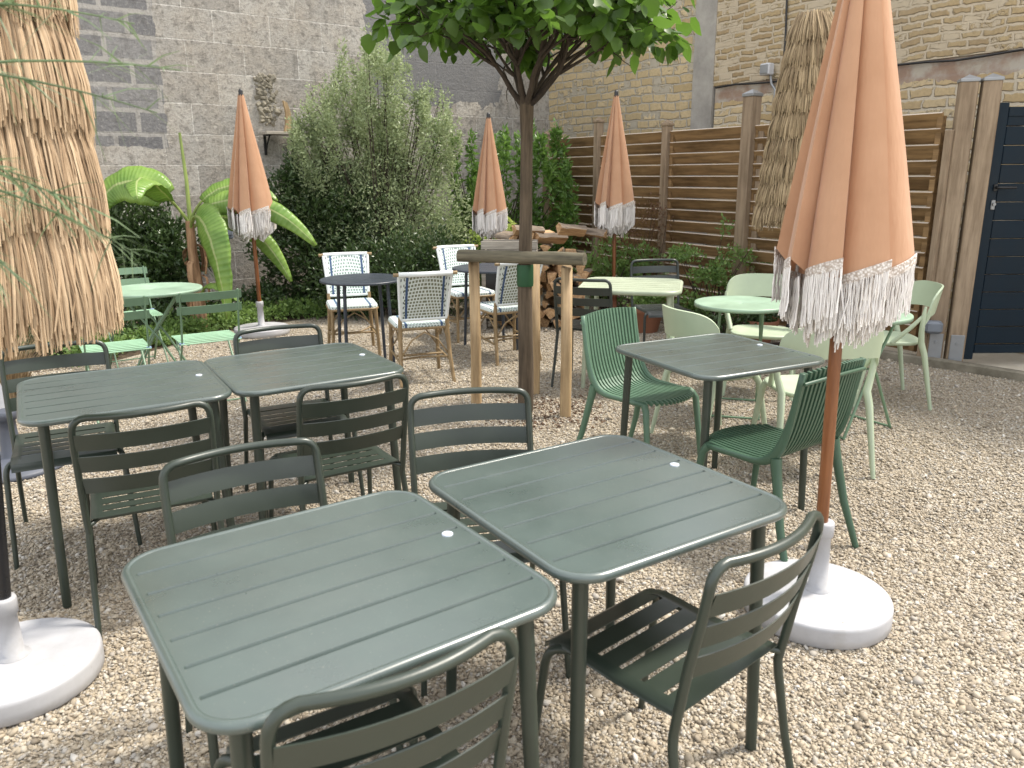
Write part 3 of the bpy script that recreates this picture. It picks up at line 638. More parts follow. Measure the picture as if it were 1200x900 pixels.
def slat_chair(name, mat, label, group):
    t = thing(name, label, 'chair', group=group); rt_ = .0115
    # back frame: two stiles and a bowed top rail in one tube
    def st(s): return [(s*.205, -.185, .40), (s*.207, -.195, .46), (s*.208, -.215, .58), (s*.208, -.24, .70), (s*.207, -.252, .765)]
    top = [(.2*math.cos(R(a))/1 if 0 else 0, 0, 0) for a in ()]
    L_ = st(-1); Rr = st(1); n = 14; rail = []
    for i in range(n+1):
        u = -1+2*i/n; x = u*.160; rail.append((x, -.258-.032*(1-u*u), .818))
    cl = arc((-.207, -.252, .77), (-.206, -.256, .817), (-.160, -.258, .818), 5); cr = [Vector((-p.x, p.y, p.z)) for p in reversed(cl)]
    MB().tube(L_[:-1]+cl[:]+rail[1:-1]+cr+list(reversed(Rr[:-1])), rt_, 10).build('back_frame', mat, t)
    for z in (.738, .658, .578):
        yb = -.2-.25*(z-.55); gr = []
        for i in range(13):
            u = -1+2*i/12; y = yb-.012-.034*(1-u*u); gr.append([(u*.203, y+.010, z-.0285), (u*.203, y+.003, z), (u*.203, y-.006, z+.0285)])
        MB().sheet(gr, .003).build('back_slat', mat, t)
    # seat: pressed sheet with five slots
    s = MB(); ys = [-.19+i*.066 for i in range(7)]; hw = .192
    def zf(y): return .452-.010*math.cos((y+.02)*7)+.0 if y < .17 else .4425-.0-(y-.17)*.25
    gp = .0065
    for i in range(6):
        a, b = ys[i]+(gp if i else 0), ys[i+1]-(gp if i < 5 else 0)
        s.sheet([[(x, a, zf(a)), (x, (a+b)/2, zf((a+b)/2)), (x, b, zf(b))] for x in (-hw+.035, -.1, 0, .1, hw-.035)], .0025)
    for sx in (-1, 1):
        s.sheet([[(sx*(hw-.035), y, zf(y)), (sx*hw, y, zf(y)), (sx*(hw+.004), y, zf(y)-.012)] for y in [-.19+.0264*k for k in range(16)]], .0025)
    s.sheet([[(x, .206, zf(.206)), (x, .222, zf(.206)-.010), (x, .226, zf(.206)-.026)] for x in (-hw, -.1, 0, .1, hw)], .0025)
    s.build('seat', mat, t)
    fr = MB()
    for sx in (-1, 1): fr.tube([(sx*.178, -.17, .436), (sx*.178, 0, .433), (sx*.178, .15, .428)], .009, 8); fr.tube([(sx*.206, -.19, .425), (sx*.19, -.185, .432), (sx*.178, -.165, .436)], .0085, 8)
    fr.tube([(-.178, -.15, .433), (.178, -.15, .433)], .009, 8); fr.tube([(-.178, .13, .426), (.178, .13, .426)], .009, 8)
    fr.build('seat_frame', mat, t)
    for sx in (-1, 1):
        MB().tube([(sx*.205, -.185, .402), (sx*.208, -.187, .37), (sx*.215, -.215, .2), (sx*.222, -.262, .004)], [rt_, rt_, .0105, .0095], 10).build('leg', mat, t)
        MB().tube([(sx*.165, .13, .428)]+arc((sx*.19, .165, .43), (sx*.212, .195, .43), (sx*.215, .2, .385), 5)+[(sx*.222, .225, .2), (sx*.23, .25, .004)], [rt_]*7+[.0105, .0095], 10).build('leg', mat, t)
    return t

# square tables ------------------------------------------------------------
GT = 'dark green square garden tables'
T = .725
tb = metal_table('garden_table', T, T, .738, M['metal'], 'dark green slatted square table nearest the camera, at the bottom left', GT)
tb.location = (-.380, 1.508, 0); tb.rotation_euler = (0, 0, .6155)
for x, y, a, lab in ((.234, 1.962, .5701, 'dark green square table in the centre foreground, beside the parasol with the big white base'),
                     (-1.564, 3.067, .5451, 'dark green square table at the far left, under the straw parasol fringe'),
                     (-.937, 3.432, .561, 'dark green square table in the left row, nearest the woven chairs'),
                     (.956, 3.610, .4645, 'dark green square table between the two ribbed green plastic chairs')):
    dup(tb, (x, y, 0), a, lab)
ft = metal_table('pale_table', .74, .74, .745, M['pale_metal'], 'pale green square table with thick rounded edge in front of the fence', None, .06, .006, 7, False, .12)
ft.location = (.90, 5.92, 0); ft.rotation_euler = (0, 0, R(-13))
# slatted chairs -------------------------------------------------------------
GC = 'dark green slatted metal chairs'
ch = slat_chair('slatted_chair', M['metal'], 'dark green slatted chair with its back to the camera at the bottom edge', GC)
RAIL = .27
def put(o, x, y, fx, fy, lab, new=True, r=RAIL):
    """place by the middle of the top rail, facing (fx, fy)"""
    l = math.hypot(fx, fy); fx, fy = fx/l, fy/l
    if new: return dup(o, (x+fx*r, y+fy*r, 0), yaw(fx, fy), lab)
    o.location = (x+fx*r, y+fy*r, 0); o.rotation_euler = (0, 0, yaw(fx, fy)); return o
def perp(a): return (-math.sin(R(a)), math.cos(R(a)))
put(ch, -.169, 1.06, *perp(31.8), '', False)
put(ch, .548, 1.50, *perp(41), 'dark green slatted chair at the lower right with gravel showing through its seat slots')
put(ch, -.755, 2.075, *perp(210.9), 'dark green slatted chair facing the camera behind the nearest table')
put(ch, -.150, 2.66, *perp(190.9), 'dark green slatted chair facing the camera behind the central table, below the tree stakes')
put(ch, -1.20, 2.455, *perp(27.5), 'dark green slatted chair, back to camera, in front of the far left table')
put(ch, -.573, 2.805, *perp(32), 'dark green slatted chair, back to camera, before the left row table nearest the woven chairs')
put(ch, -2.07, 3.50, *perp(208), 'dark green slatted chair at the left edge, right under the hanging straw')
put(ch, -1.165, 3.87, *perp(208.9), 'dark green slatted chair behind the left row, in front of a small white parasol base')
c9 = slat_chair('slatted_chair', M['metal_dark'], 'very dark green slatted chair behind the pale square table, against the fence', GC)
put(c9, 1.235, 6.87, *perp(188), '', False)
put(c9, .50, 5.62, *perp(-22), 'very dark green slatted chair at the left side of the pale square table')

# ribbed plastic chairs --------------------------------------------------------
def ribbed_chair(name, mat, label):
    t = thing(name, label, 'chair', group='ribbed green plastic chairs'); nr = 17; hw = .205
    prof = bez([(0, -.262, .83), (0, -.240, .70), (0, -.215, .56), (0, -.205, .40), (0, -.10, .440), (0, .02, .435)], 14)
    s = MB()
    for i in range(nr):
        u = -1+2*i/(nr-1); x = u*hw*.93; front = .245-.075*abs(u)**2.2
        pts = [(x, p.y-.020*(1-u*u)*max(0, (p.z-.46)/.37), p.z+.012*(1-u*u)*max(0, (p.z-.46)/.37)) for p in prof]+[(x, .02+(front-.02)*k, .435+.010*k*k-(.012 if k == 1 else 0)) for k in (.33, .66, .9, 1)]
        pv = [Vector(p) for p in pts]; vs = []; n = len(pv); w2 = .0062; d2 = .009
        for k in range(n):
            tg = (pv[min(k+1, n-1)]-pv[max(k-1, 0)]).normalized(); nn = Vector((1, 0, 0)).cross(tg)
            vs += [pv[k]+Vector((w2, 0, 0))+nn*d2, pv[k]+Vector((-w2, 0, 0))+nn*d2, pv[k]+Vector((-w2, 0, 0))-nn*d2, pv[k]+Vector((w2, 0, 0))-nn*d2]
        fs = [(k*4+a, k*4+(a+1) % 4, k*4+4+(a+1) % 4, k*4+4+a) for k in range(n-1) for a in range(4)]+[(3, 2, 1, 0), (n*4-4, n*4-3, n*4-2, n*4-1)]
        s.add(vs, fs)
    s.build('ribbed_shell', mat, t)
    fr = MB()
    for sx in (-1, 1):
        pts = [Vector((sx*hw, p.y, p.z)) for p in prof]+[Vector((sx*hw*.99, .10, .432)), Vector((sx*hw*.97, .17, .43))]
        vs = []; n = len(pts)
        for k in range(n):
            tg = (pts[min(k+1, n-1)]-pts[max(k-1, 0)]).normalized(); nn = Vector((1, 0, 0)).cross(tg); d = .013+.010*math.exp(-((k-8)/3.)**2)
            for a in range(8): an = 2*math.pi*(a+.5)/8; vs.append(pts[k]+Vector((1, 0, 0))*.011*math.cos(an)+nn*d*math.sin(an))
        fr.add(vs, [(k*8+a, k*8+(a+1) % 8, k*8+8+(a+1) % 8, k*8+8+a) for k in range(n-1) for a in range(8)]+[tuple(range(7, -1, -1)), tuple(range(n*8-8, n*8))], True)
    for z, y in ((.79, -.272),): fr.tube([(u*hw, y-.018*(1-u*u)-.0, z+.010*(1-u*u)) for u in (-1, -.6, -.2, .2, .6, 1)], .008, 6)
    for y in (.04,): fr.tube([(-hw*.95, y, .424), (hw*.95, y, .424)], .009, 6)
    fr.build('frame', mat, t)
    for sx in (-1, 1):
        MB().tube([(sx*.20, -.175, .47), (sx*.207, -.19, .40), (sx*.225, -.235, .2), (sx*.245, -.30, .004)], [.024, .020, .0165, .013], 8).build('leg', mat, t)
        MB().tube([(sx*.195, .16, .43), (sx*.205, .18, .40), (sx*.215, .205, .2), (sx*.225, .225, .004)], [.019, .018, .015, .012], 8).build('leg', mat, t)
    return t
g1 = ribbed_chair('ribbed_chair', M['plastic_green'], 'bright green ribbed plastic chair beside the tree stakes, turned to the right')
g1.location = (.70, 4.03, 0); g1.rotation_euler = (0, 0, yaw(.66, -.75))
g2 = ribbed_chair('ribbed_chair', M['plastic_green_dark'], 'deep green ribbed plastic chair seen from behind through the big parasol pole')
g2.location = (1.085, 3.17, 0); g2.rotation_euler = (0, 0, yaw(-.6, .8))

# pale moulded chairs ------------------------------------------------------------
def pale_chair(label):
    t = thing('moulded_chair', label, 'chair', group='pale green moulded chairs'); m = M['pale_plastic']
    # seat: rounded dished plate
    out = []
    for i in range(40):
        a = 2*math.pi*i/40; c, s_ = math.cos(a), math.sin(a); q = 3.2
        out.append((.215*math.copysign(abs(c)**(2/q), c), .015+.215*math.copysign(abs(s_)**(2/q), s_)))
    mb = MB(); vs = []; lv = [(0, .438), (.35, .438), (.7, .442), (.93, .452), (1, .449), (1.0, .437), (.93, .425), (0.4, .42)]
    for k, z in lv: vs += [(x*max(k, .01), .015+(y-.015)*max(k, .01), z) for x, y in out]
    mb.add(vs, [(k*40+i, k*40+(i+1) % 40, k*40+40+(i+1) % 40, k*40+40+i) for k in range(len(lv)-1) for i in range(40)], True)
    mb.add(vs[-40:], [tuple(range(39, -1, -1))]); mb.add(vs[:40], [tuple(range(40))]); mb.build('seat', m, t)
    # wrap-round back panel, arched opening below it
    gr = []; n = 28
    for i in range(n+1):
        u = -1+2*i/n; a = u*R(64); x = .272*math.sin(a)/math.sin(R(64)); y = -.255+.15*(1-math.cos(a))/(1-math.cos(R(64)))*.75
        ztop = .645+.175*(1-abs(u)**4.5)**(1/2.2); zb = .655-.03*u*u if abs(u) < .86 else .632-.10*(abs(u)-.86)/.14*.5
        zb = min(zb, ztop-.02); lean = lambda z: -.20*(z-.6)*(1-.3*u*u)
        gr.append([(x*(1+.05*(z-.64)), y+lean(z), z) for z in (zb, zb+(ztop-zb)*.33, zb+(ztop-zb)*.67, ztop)])
    MB().sheet(gr, .012).build('backrest', m, t)
    for sx in (-1, 1):
        MB().tube([(sx*.268, -.135, .70), (sx*.266, -.13, .63), (sx*.25, -.135, .53), (sx*.228, -.15, .45), (sx*.235, -.175, .38), (sx*.258, -.25, .004)], [.008, .017, .018, .021, .020, .012], 8).build('leg', m, t)
        MB().tube([(sx*.262, -.128, .635), (sx*.245, -.06, .55), (sx*.212, .03, .447)], [.012, .014, .016], 8).build('arm', m, t)
        MB().tube([(sx*.19, .14, .435), (sx*.20, .16, .40), (sx*.232, .235, .004)], [.020, .019, .012], 8).build('leg', m, t)
    return t
pc = pale_chair('pale green moulded chair seen from behind, beyond the table of the two ribbed chairs')
pc.location = (1.18, 4.47, 0); pc.rotation_euler = (0, 0, yaw(.93, .36))
dup(pc, (1.80, 5.60, 0), yaw(-.30, -.95), 'pale green moulded chair facing the camera behind the small round mint table')
dup(pc, (1.60, 4.08, 0), yaw(-.08, 1), 'pale green moulded chair partly hidden behind the deep green ribbed chair')
dup(pc, (2.58, 5.35, 0), yaw(-.97, .12), 'pale green moulded chair seen from the side in front of the gate posts')

# mint folding furniture -----------------------------------------------------------
def round_folding(name, r, label, mat):
    t = thing(name, label, 'table', group='round mint folding tables')
    MB().lathe([(.01, .714), (r-.012, .714), (r, .704), (r, .724), (r-.003, .729), (r-.02, .7265), (.02, .7265), (.012, .722)], 56).build('tabletop', mat, t)
    for sy in (-1, 1):
        for sx in (-1, 1): MB().tube([(sx*.20, sy*.13, .712), (-sx*.04, sy*.14, .36), (-sx*.22, sy*.15, .005)], .009, 8).build('leg', M['mint_dark'], t)
    f = MB(); f.tube([(-.22, -.15, .012), (-.22, .15, .012)], .007, 6).tube([(.22, -.15, .012), (.22, .15, .012)], .007, 6).tube([(0, -.14, .40), (0, .14, .40)], .007, 6).tube([(.2, -.13, .70), (.2, .13, .70)], .008, 6).tube([(-.2, -.13, .70), (-.2, .13, .70)], .008, 6); f.build('crossbar', M['mint_dark'], t)
    return t
r1 = round_folding('round_table', .36, 'round mint folding table at the left, beside the banana plant', M['mint']); r1.location = (-2.72, 5.97, 0); r1.rotation_euler = (0, 0, R(15))
r2 = round_folding('round_table', .30, 'small round mint folding table beside the fence, in front of the facing pale chair', M['mint']); r2.location = (1.50, 5.12, 0); r2.rotation_euler = (0, 0, R(75))
r3 = round_folding('round_table', .30, 'round mint folding table mostly hidden behind the white fringe of the big parasol', M['mint']); r3.location = (2.09, 4.71, 0); r3.rotation_euler = (0, 0, R(30))
def folding_chair(label):
    t = thing('folding_chair', label, 'chair', group='mint folding bistro chairs'); m = M['mint_dark']
    for z in (.775, .685):
        y = -.20-.28*(z-.60); gr = []
        for i in range(9): u = -1+2*i/8; gr.append([(u*.21, y-.018*(1-u*u)+.006, z-.027), (u*.21, y-.018*(1-u*u)-.006, z+.027)])
        MB().sheet(gr, .004).build('back_slat', m, t)
    s = MB()
    for i in range(8):
        y = -.165+i*.050; s.bbox((0, y, .448+.004*math.cos(y*9)), (.40, .025, .006), .0015)
    for x in (-.15, .15): s.box((x, .01, .440), (.012, .36, .008))
    s.build('seat', M['bright_mint'], t)
    for sx in (-1, 1):
        MB().tube([(sx*.185, -.262, .81), (sx*.186, -.205, .60), (sx*.188, -.155, .45), (sx*.19, .02, .25), (sx*.192, .21, .005)], .0085, 6, flat=.8).build('leg', m, t)
        MB().tube([(sx*.172, .17, .44), (sx*.174, -.02, .24), (sx*.176, -.225, .005)], .0085, 6, flat=.8).build('leg', m, t)
        MB().bbox((sx*.19, -.15, .45), (.03, .03, .014), .003).build('hinge', M['blue_rivet'], t)
    MB().tube([(-.19, .19, .03), (.19, .19, .03)], .006, 6).tube([(-.175, -.21, .03), (.175, -.21, .03)], .006, 6).build('stretcher', m, t)
    return t
fc = folding_chair('mint folding chair with its slatted back to the camera, right of the straw parasol')
put(fc, -2.03, 5.28, *perp(32), '', False, .23)
put(fc, -2.53, 4.98, *perp(32), 'mint folding chair half hidden behind the straw parasol, with its slatted back to the camera', True, .23)
put(fc, -3.27, 6.65, *perp(217), 'mint folding chair facing the camera beyond the round mint table', True, .23)

# woven bistro chairs and round dark tables ---------------------------------------------
def round_metal(label):
    t = thing('round_table', label, 'table', group='round blue-black tables'); m = M['navy_metal']
    grooved_top(.66, .66, .33, .738, 7, shape='round', rim=.010).build('tabletop', m, t)
    for k in range(4):
        a = R(45+90*k); MB().tube([(.24*math.cos(a), .24*math.sin(a), .73), (.27*math.cos(a), .27*math.sin(a), .004)], [.015, .013], 12).build('leg', m, t)
    MB().tube([(.24*math.cos(R(45+90*k)), .24*math.sin(R(45+90*k)), .715) for k in range(4)], .010, 8, closed=True).build('underframe', m, t)
    return t
t1 = round_metal('round blue-black slatted table between the two left woven chairs'); t1.location = (-1.205, 6.40, 0); t1.rotation_euler = (0, 0, R(20))
dup(t1, (-.19, 7.12, 0), R(20), 'round blue-black slatted table behind the weathered tree rail')
def woven_chair(label):
    t = thing('woven_chair', label, 'chair', group='woven rattan bistro chairs'); ra = M['rattan']
    gr = []; th = []
    for i in range(15):
        u = -1+2*i/14; col = []
        for k in range(9):
            v = k/8; z = .50+v*.345; y = -.195-.075*v-.025*(1-u*u)*v-.035*v*v; col.append((u*(.175+.022*v), y, z))
        gr.append(col)
    MB().sheet(gr, .010).build('backrest', M['weave_back'], t)
    fr = MB().sheet([[(p[0]*.93, p[1]+.0075, p[2]) for p in c_] for c_ in gr], .004); fr.build('backrest_lining', M['weave_front'], t)
    bd = MB()
    for s in (0, -1): bd.tube(gr[s], .013, 8)
    bd.tube([g_[0] for g_ in gr], .013, 8); bd.tube([(g_[-1][0], g_[-1][1]-.006, g_[-1][2]+.006) for g_ in gr], .019, 8); bd.build('binding', M['white_cane'], t)
    for sx in (-1, 1):
        e = gr[-1][-1]; MB().tube([(sx*(e[0]-.01), e[1]-.006, e[2]+.005), (sx*(e[0]+.04), e[1]-.004, e[2]+.006)], .0135, 8).build('rail_end', ra, t)
    s = MB(); out = rr_outline(.42, .41, .07, 5); lv = [(1, .438), (1.0, .455), (.97, .467), (.85, .472), (.5, .468), (.02, .466)]
    vs = [(x*k, y*k+.01, z) for k, z in lv for x, y in out]; n = len(out)
    s.add(vs, [(k*n+i, k*n+(i+1) % n, k*n+n+(i+1) % n, k*n+n+i) for k in range(len(lv)-1) for i in range(n)], True); s.add(vs[:n], [tuple(range(n-1, -1, -1))]); s.add(vs[-n:], [tuple(range(n))])
    s.build('seat', M['weave_seat'], t)
    f = MB(); f.tube([(x*.98, y*.98+.01, .428) for x, y in out], .012, 8, closed=True); f.build('seat_ring', ra, t)
    for sx in (-1, 1):
        MB().tube([(sx*.18, -.195, .52), (sx*.18, -.18, .43), (sx*.19, -.21, .22), (sx*.205, -.265, .004)], [.015, .017, .016, .014], 8).build('leg', ra, t)
        MB().tube([(sx*.185, .185, .43), (sx*.19, .195, .22), (sx*.2, .21, .004)], [.016, .015, .014], 8).build('leg', ra, t)
        MB().tube([(sx*.185, .19, .19), (sx*.195, -.22, .17)], .009, 6).tube([(sx*.185, .17, .30), (sx*.185, .0, .415)], .007, 6).tube([(sx*.187, -.19, .30), (sx*.185, -.03, .415)], .007, 6).build('brace', ra, t)
    b = MB(); b.tube([(-.19, 0, .185), (.19, 0, .185)], .009, 6)
    for y, s_ in ((-.20, 1), (.19, 1)): b.tube([(-.19, y, .21), (-.10, y, .34), (0, y, .40), (.10, y, .34), (.19, y, .21)], .007, 6)
    b.tube(bez([(-.19, -.21, .20), (-.06, -.02, .17), (.06, -.02, .17), (.19, -.21, .20)], 8), .008, 6); b.build('crossbar', ra, t)
    return t
wc = woven_chair('white woven bistro chair with its patterned back to the camera, left of the tree stakes')
put(wc, -.635, 5.80, *perp(18.7), '', False, .27)
put(wc, -1.49, 7.19, *perp(197), 'white woven bistro chair facing the camera on the left, in front of the dark shrub', True, .27)
put(wc, -.53, 7.86, *perp(205), 'white woven bistro chair facing the camera behind the round table, left of the short parasol', True, .27)
put(wc, .065, 6.49, *perp(27), 'white woven bistro chair with its back to the camera, seen between stake and tree trunk', True, .27)

# ------------------------------------------------------------------ parasols
def parasol(name, label, loc, top, zf, rb, rt, tilt=(0, 0), base_r=.25, base_mat=None, phase=0., strands=26, seed=1, nf=8, pole_r=.019, fr_len=.25, base_h=.075, tube_h=.33, inner=True):
    rr = random.Random(seed); t = thing(name, label, 'parasol', loc, 0, 'peach parasols with white fringes')
    zb = zf+fr_len; up_ = Empty = None
    def ax(z): return Vector((math.tan(tilt[0])*z, math.tan(tilt[1])*z, 0))
    def rad(z, s):
        v = (top-.03-z)/(top-.03-zb); base = rt+(rb-rt)*max(0, v)**1.0
        bul = 1+.05*math.sin(min(1, max(0, v))*math.pi)
        return base*bul*((.71+.36*s**.8))
    def col(th, s, z):
        r_ = rad(z, s); p = ax(z); return Vector((p.x+r_*math.cos(th), p.y+r_*math.sin(th), z))
    off = [rr.uniform(-.07, .07) for _ in range(nf)]; bo = [rr.uniform(-.012, .012) for _ in range(nf)]
    P = MB(); seg = []; ncol = 9; nz = 16
    cols = []
    for k in range(nf):
        a0 = phase+2*math.pi*(k+off[k])/nf; a1 = phase+2*math.pi*(k+1+off[(k+1) % nf])/nf
        for j in range(ncol):
            s = j/(ncol-1); th = a0+(a1-a0)*s*1.0+ .0; cols.append((th, s, k))
    def zbot(s, k): return zb-.022+.055*s+bo[k]
    vs = []
    for th, s, k in cols:
        b_ = zbot(s, k)
        for i in range(nz+1):
            z = b_+(top-.03-b_)*(i/nz); tw = .10*math.sin(z*5+k)*(.3); vs.append(col(th+tw*.3, s*(1-.25*(i/nz)), z))
    n = len(cols); H_ = nz+1
    fs = []
    for c in range(n):
        d = (c+1) % n
        for i in range(nz): fs.append((c*H_+i, d*H_+i, d*H_+i+1, c*H_+i+1))
    P.add(vs, fs, True); lv = []
    for i in range(9):
        z = zb-.03+(top-.06-zb)*i/8; p = ax(z)
        for q in range(24): th = 2*math.pi*q/24; lv.append((p.x+rad(z, 0)*.93*math.cos(th), p.y+rad(z, 0)*.93*math.sin(th), z))
    P.add(lv, [(i*24+q, i*24+(q+1) % 24, i*24+24+(q+1) % 24, i*24+24+q) for i in range(8) for q in range(24)], True); cn = P.build('canopy', M['fabric'], t)
    m = cn.modifiers.new('edge', 'EDGE_SPLIT'); m.split_angle = R(62)
    # macrame band
    B = MB(); hb = fr_len*.13
    for k in range(nf):
        g_ = [[], []]; rows = []
        for j in range(ncol):
            th, s, kk = cols[k*ncol+j]; q = []
            for z in (zbot(s, kk)+.008, zbot(s, kk)-hb*.5, zbot(s, kk)-hb):
                r_ = rad(zbot(s, kk), s)+.005; p = ax(z); q.append((p.x+r_*math.cos(th), p.y+r_*math.sin(th), z))
            rows.append(q)
        B.sheet(rows, .004)
    B.build('macrame_band', M['macrame'], t)
    # strands
    V = []; F = []; cnt = 0
    def strand(p0, out, length, w_):
        nonlocal cnt
        n_ = 5; sway = rr.uniform(-.005, .005) if rr.random() > .06 else rr.uniform(-.03, .03); sw2 = rr.uniform(-.0025, .0025); tang = Vector((-out.y, out.x, 0)); ring = []
        for i in range(n_+1):
            f_ = i/n_; c = p0+Vector((0, 0, -length*f_))+tang*(sway*f_+sw2*math.sin(f_*5))+out*(rr.uniform(-.003, .004)+.0)
            for a in range(3): an = a*2.094; V.append(c+tang*math.cos(an)*w_+out*math.sin(an)*w_)
        for i in range(n_):
            for a in range(3): F.append((cnt+i*3+a, cnt+i*3+(a+1) % 3, cnt+i*3+3+(a+1) % 3, cnt+i*3+3+a))
        cnt += 3*(n_+1)
    def rowst(cnt_, scale, dz, ln, ww):
        for k in range(nf):
            for q in range(cnt_):
                s = (q+rr.uniform(.1, .9))/cnt_; f_ = s*(ncol-1); j = int(f_); fr_ = f_-j; th0, s0, _ = cols[k*ncol+j]; th1, s1, _ = cols[k*ncol+min(j+1, ncol-1)]
                th = th0+(th1-th0)*fr_; z = zbot(s, k)-hb+.004+dz; r_ = (rad(zbot(s, k), s)+.003)*scale; p = ax(z)
                strand(Vector((p.x+r_*math.cos(th), p.y+r_*math.sin(th), z)), Vector((math.cos(th), math.sin(th), 0)), ln*rr.uniform(.9, 1.05), ww*rr.uniform(.8, 1.25))
    wst = .0040*26/strands
    rowst(strands, 1.0, 0, fr_len-hb-.005, wst)
    if inner: rowst(strands*2//3, .80, -.035, fr_len-hb, wst*1.2); rowst(strands//2, .55, -.06, fr_len-hb+.01, wst*1.3)
    raw('fringe', np.array([tuple(v) for v in V]), np.array(F), M['thread'], t, True)
    MB().tube([ax(base_h+.02)+Vector((0, 0, base_h+.02)), ax(top-.04)+Vector((0, 0, top-.04))], pole_r, 14).build('pole', M['pole_wood'], t)
    a_ = ax(top); MB().lathe([(.012, top-.05), (rt*.9, top-.045), (rt*.95, top-.03), (.019, top-.02), (.020, top), (.014, top+.018), (.004, top+.022)], 16, (a_.x, a_.y)).build('finial', M['black'], t)
    add_base(t, base_r, base_mat or M['white_base'], base_h, tube_h)
    return t
def add_base(t, r, mat, h, th):
    b = MB().lathe([(r*.96, .002), (r, .012), (r, h*.5), (r, h*.80), (r*.996, h*.88), (r*.985, h*.95), (r*.965, h*.99), (r*.94, h), (r*.80, h+.001), (r*.5, h+.003), (.08, h+.006), (.06, h+.010), (.05, h+.012)], 56).build('base', mat, t)
    MB().lathe([(.048, h+.010), (.048, h+.016), (.033, h+.022), (.029, th-.055), (.036, th-.053), (.037, th-.008), (.034, th), (.022, th+.001)], 28).build('base_tube', mat, b)
parasol('peach_parasol', 'large closed peach parasol in the right foreground with a round white base', (1.10, 2.575, 0), 2.34, 1.085, .198, .026, (R(-1.2), R(0)), .255, phase=.35, strands=46, seed=5, fr_len=.18, pole_r=.021, base_h=.085, tube_h=.36)
parasol('peach_parasol', 'closed peach parasol in front of the banana plant on the left', (-2.52, 7.86, 0), 2.31, 1.01, .205, .026, (R(0), 0), .27, phase=1.1, strands=24, seed=8, fr_len=.21)
parasol('peach_parasol', 'shortest closed peach parasol, in front of the laurel left of the tree trunk', (-.23, 8.83, 0), 2.15, .94, .19, .025, (0, 0), .25, phase=2.0, strands=24, seed=13, fr_len=.21)
parasol('peach_parasol', 'closed peach parasol in front of the fence, right of the tree trunk', (1.09, 8.35, 0), 2.32, 1.0, .20, .026, (R(-.8), 0), .22, M['terracotta'], phase=.2, strands=24, seed=21, fr_len=.23)

def thatch(name, label, loc, top, zf, rb, rt, tilt, tiers, mat, n_per, straw_w, seed, pole_mat, base_mat, base_r=.27, base_h=.08, tube_h=.30, cap=None, ln=None):
    rr = np.random.default_rng(seed); t = thing(name, label, 'parasol', loc, 0, 'closed straw parasols')
    tx, ty = math.tan(tilt[0]), math.tan(tilt[1]); V = []; F = []; c = 0
    for k in range(tiers):
        v1 = (k+1)/tiers; v0 = k/tiers; z1 = top-(top-zf)*v1; z0 = top-(top-zf)*v0; r1 = rt+(rb-rt)*v1**.8; r0 = rt+(rb-rt)*v0**.8
        clump = rr.uniform(-.02, .02, 40)
        for q in range(int(n_per*(r1+r0)/(rb*2)) + 1):
            a = rr.uniform(0, 6.2832); dr = rr.uniform(-.028, .012)*(rb/.3); L0 = z0+rr.uniform(-.02, .05); L1 = z1+rr.uniform(-.035, .035)+clump[int(a/6.2832*40) % 40]*1.6
            w_ = straw_w*rr.uniform(.5, 1.6); da = rr.normal(0, .035)*(1 if rr.uniform() > .06 else 4); pts = []
            for i in range(4):
                f_ = i/3; z = L0+(L1-L0)*f_; r_ = max(.02, (r0-.02)+(r1-r0+.035)*f_+dr+.012*math.sin(f_*3.14)); aa = a+da*f_
                pts.append((tx*(z-.25)+r_*math.cos(aa), ty*z+r_*math.sin(aa), z))
            pts = np.array(pts); tg = np.array([-math.sin(a), math.cos(a), 0]); ou = np.array([math.cos(a), math.sin(a), 0])
            for i in range(4):
                ww = w_*(1-.35*(i == 3)); V += [pts[i]-tg*ww, pts[i]+ou*ww*.8, pts[i]+tg*ww]
            for i in range(3):
                for b in range(2): F.append((c+i*3+b, c+i*3+b+1, c+i*3+3+b+1, c+i*3+3+b))
            c += 12
    raw('straw_canopy', np.array(V), np.array(F), mat, t, False)
    core = MB(); vs = []
    prof = [(rt*.7, top), (rt*.8+(rb-rt)*.4, top-(top-zf)*.4), (rb*.86, zf+.06)]
    for r_, z in prof:
        for k in range(20): a = 2*math.pi*k/20; vs.append((tx*(z-.25)+r_*math.cos(a), ty*z+r_*math.sin(a), z))
    core.add(vs, [(i*20+k, i*20+(k+1) % 20, i*20+20+(k+1) % 20, i*20+20+k) for i in range(2) for k in range(20)]+[tuple(range(20))], True); core.build('lining', mat, t)
    MB().tube([(tx*(z-.25), ty*z, z) for z in (base_h+.04, 1.0, top)], .020, 14).build('pole', pole_mat, t)
    if cap: MB().lathe([(.09, top+.0), (.085, top+.02), (.05, top+.035), (.01, top+.04)], 20, (tx*(top-.25), ty*top)).build('cap', cap, t)
    add_base(t, base_r, base_mat, base_h, tube_h); return t
thatch('straw_parasol', 'closed golden straw parasol at the left edge on a black pole and round white base', (-1.58, 2.195, 0), 2.75, 1.16, .335, .14, (R(5.6), R(0)), 6, M['straw'], 3600, .0026, 3, M['black_pole'], M['white_base'], .248, .085, .30)
thatch('straw_parasol', 'closed weathered straw parasol with a grey cap in front of the fence', (2.40, 6.70, 0), 2.70, 1.12, .345, .135, (R(-.6), 0), 9, M['straw_grey'], 1500, .004, 4, M['black_pole'], M['black'], .26, .07, .28, M['galv'])
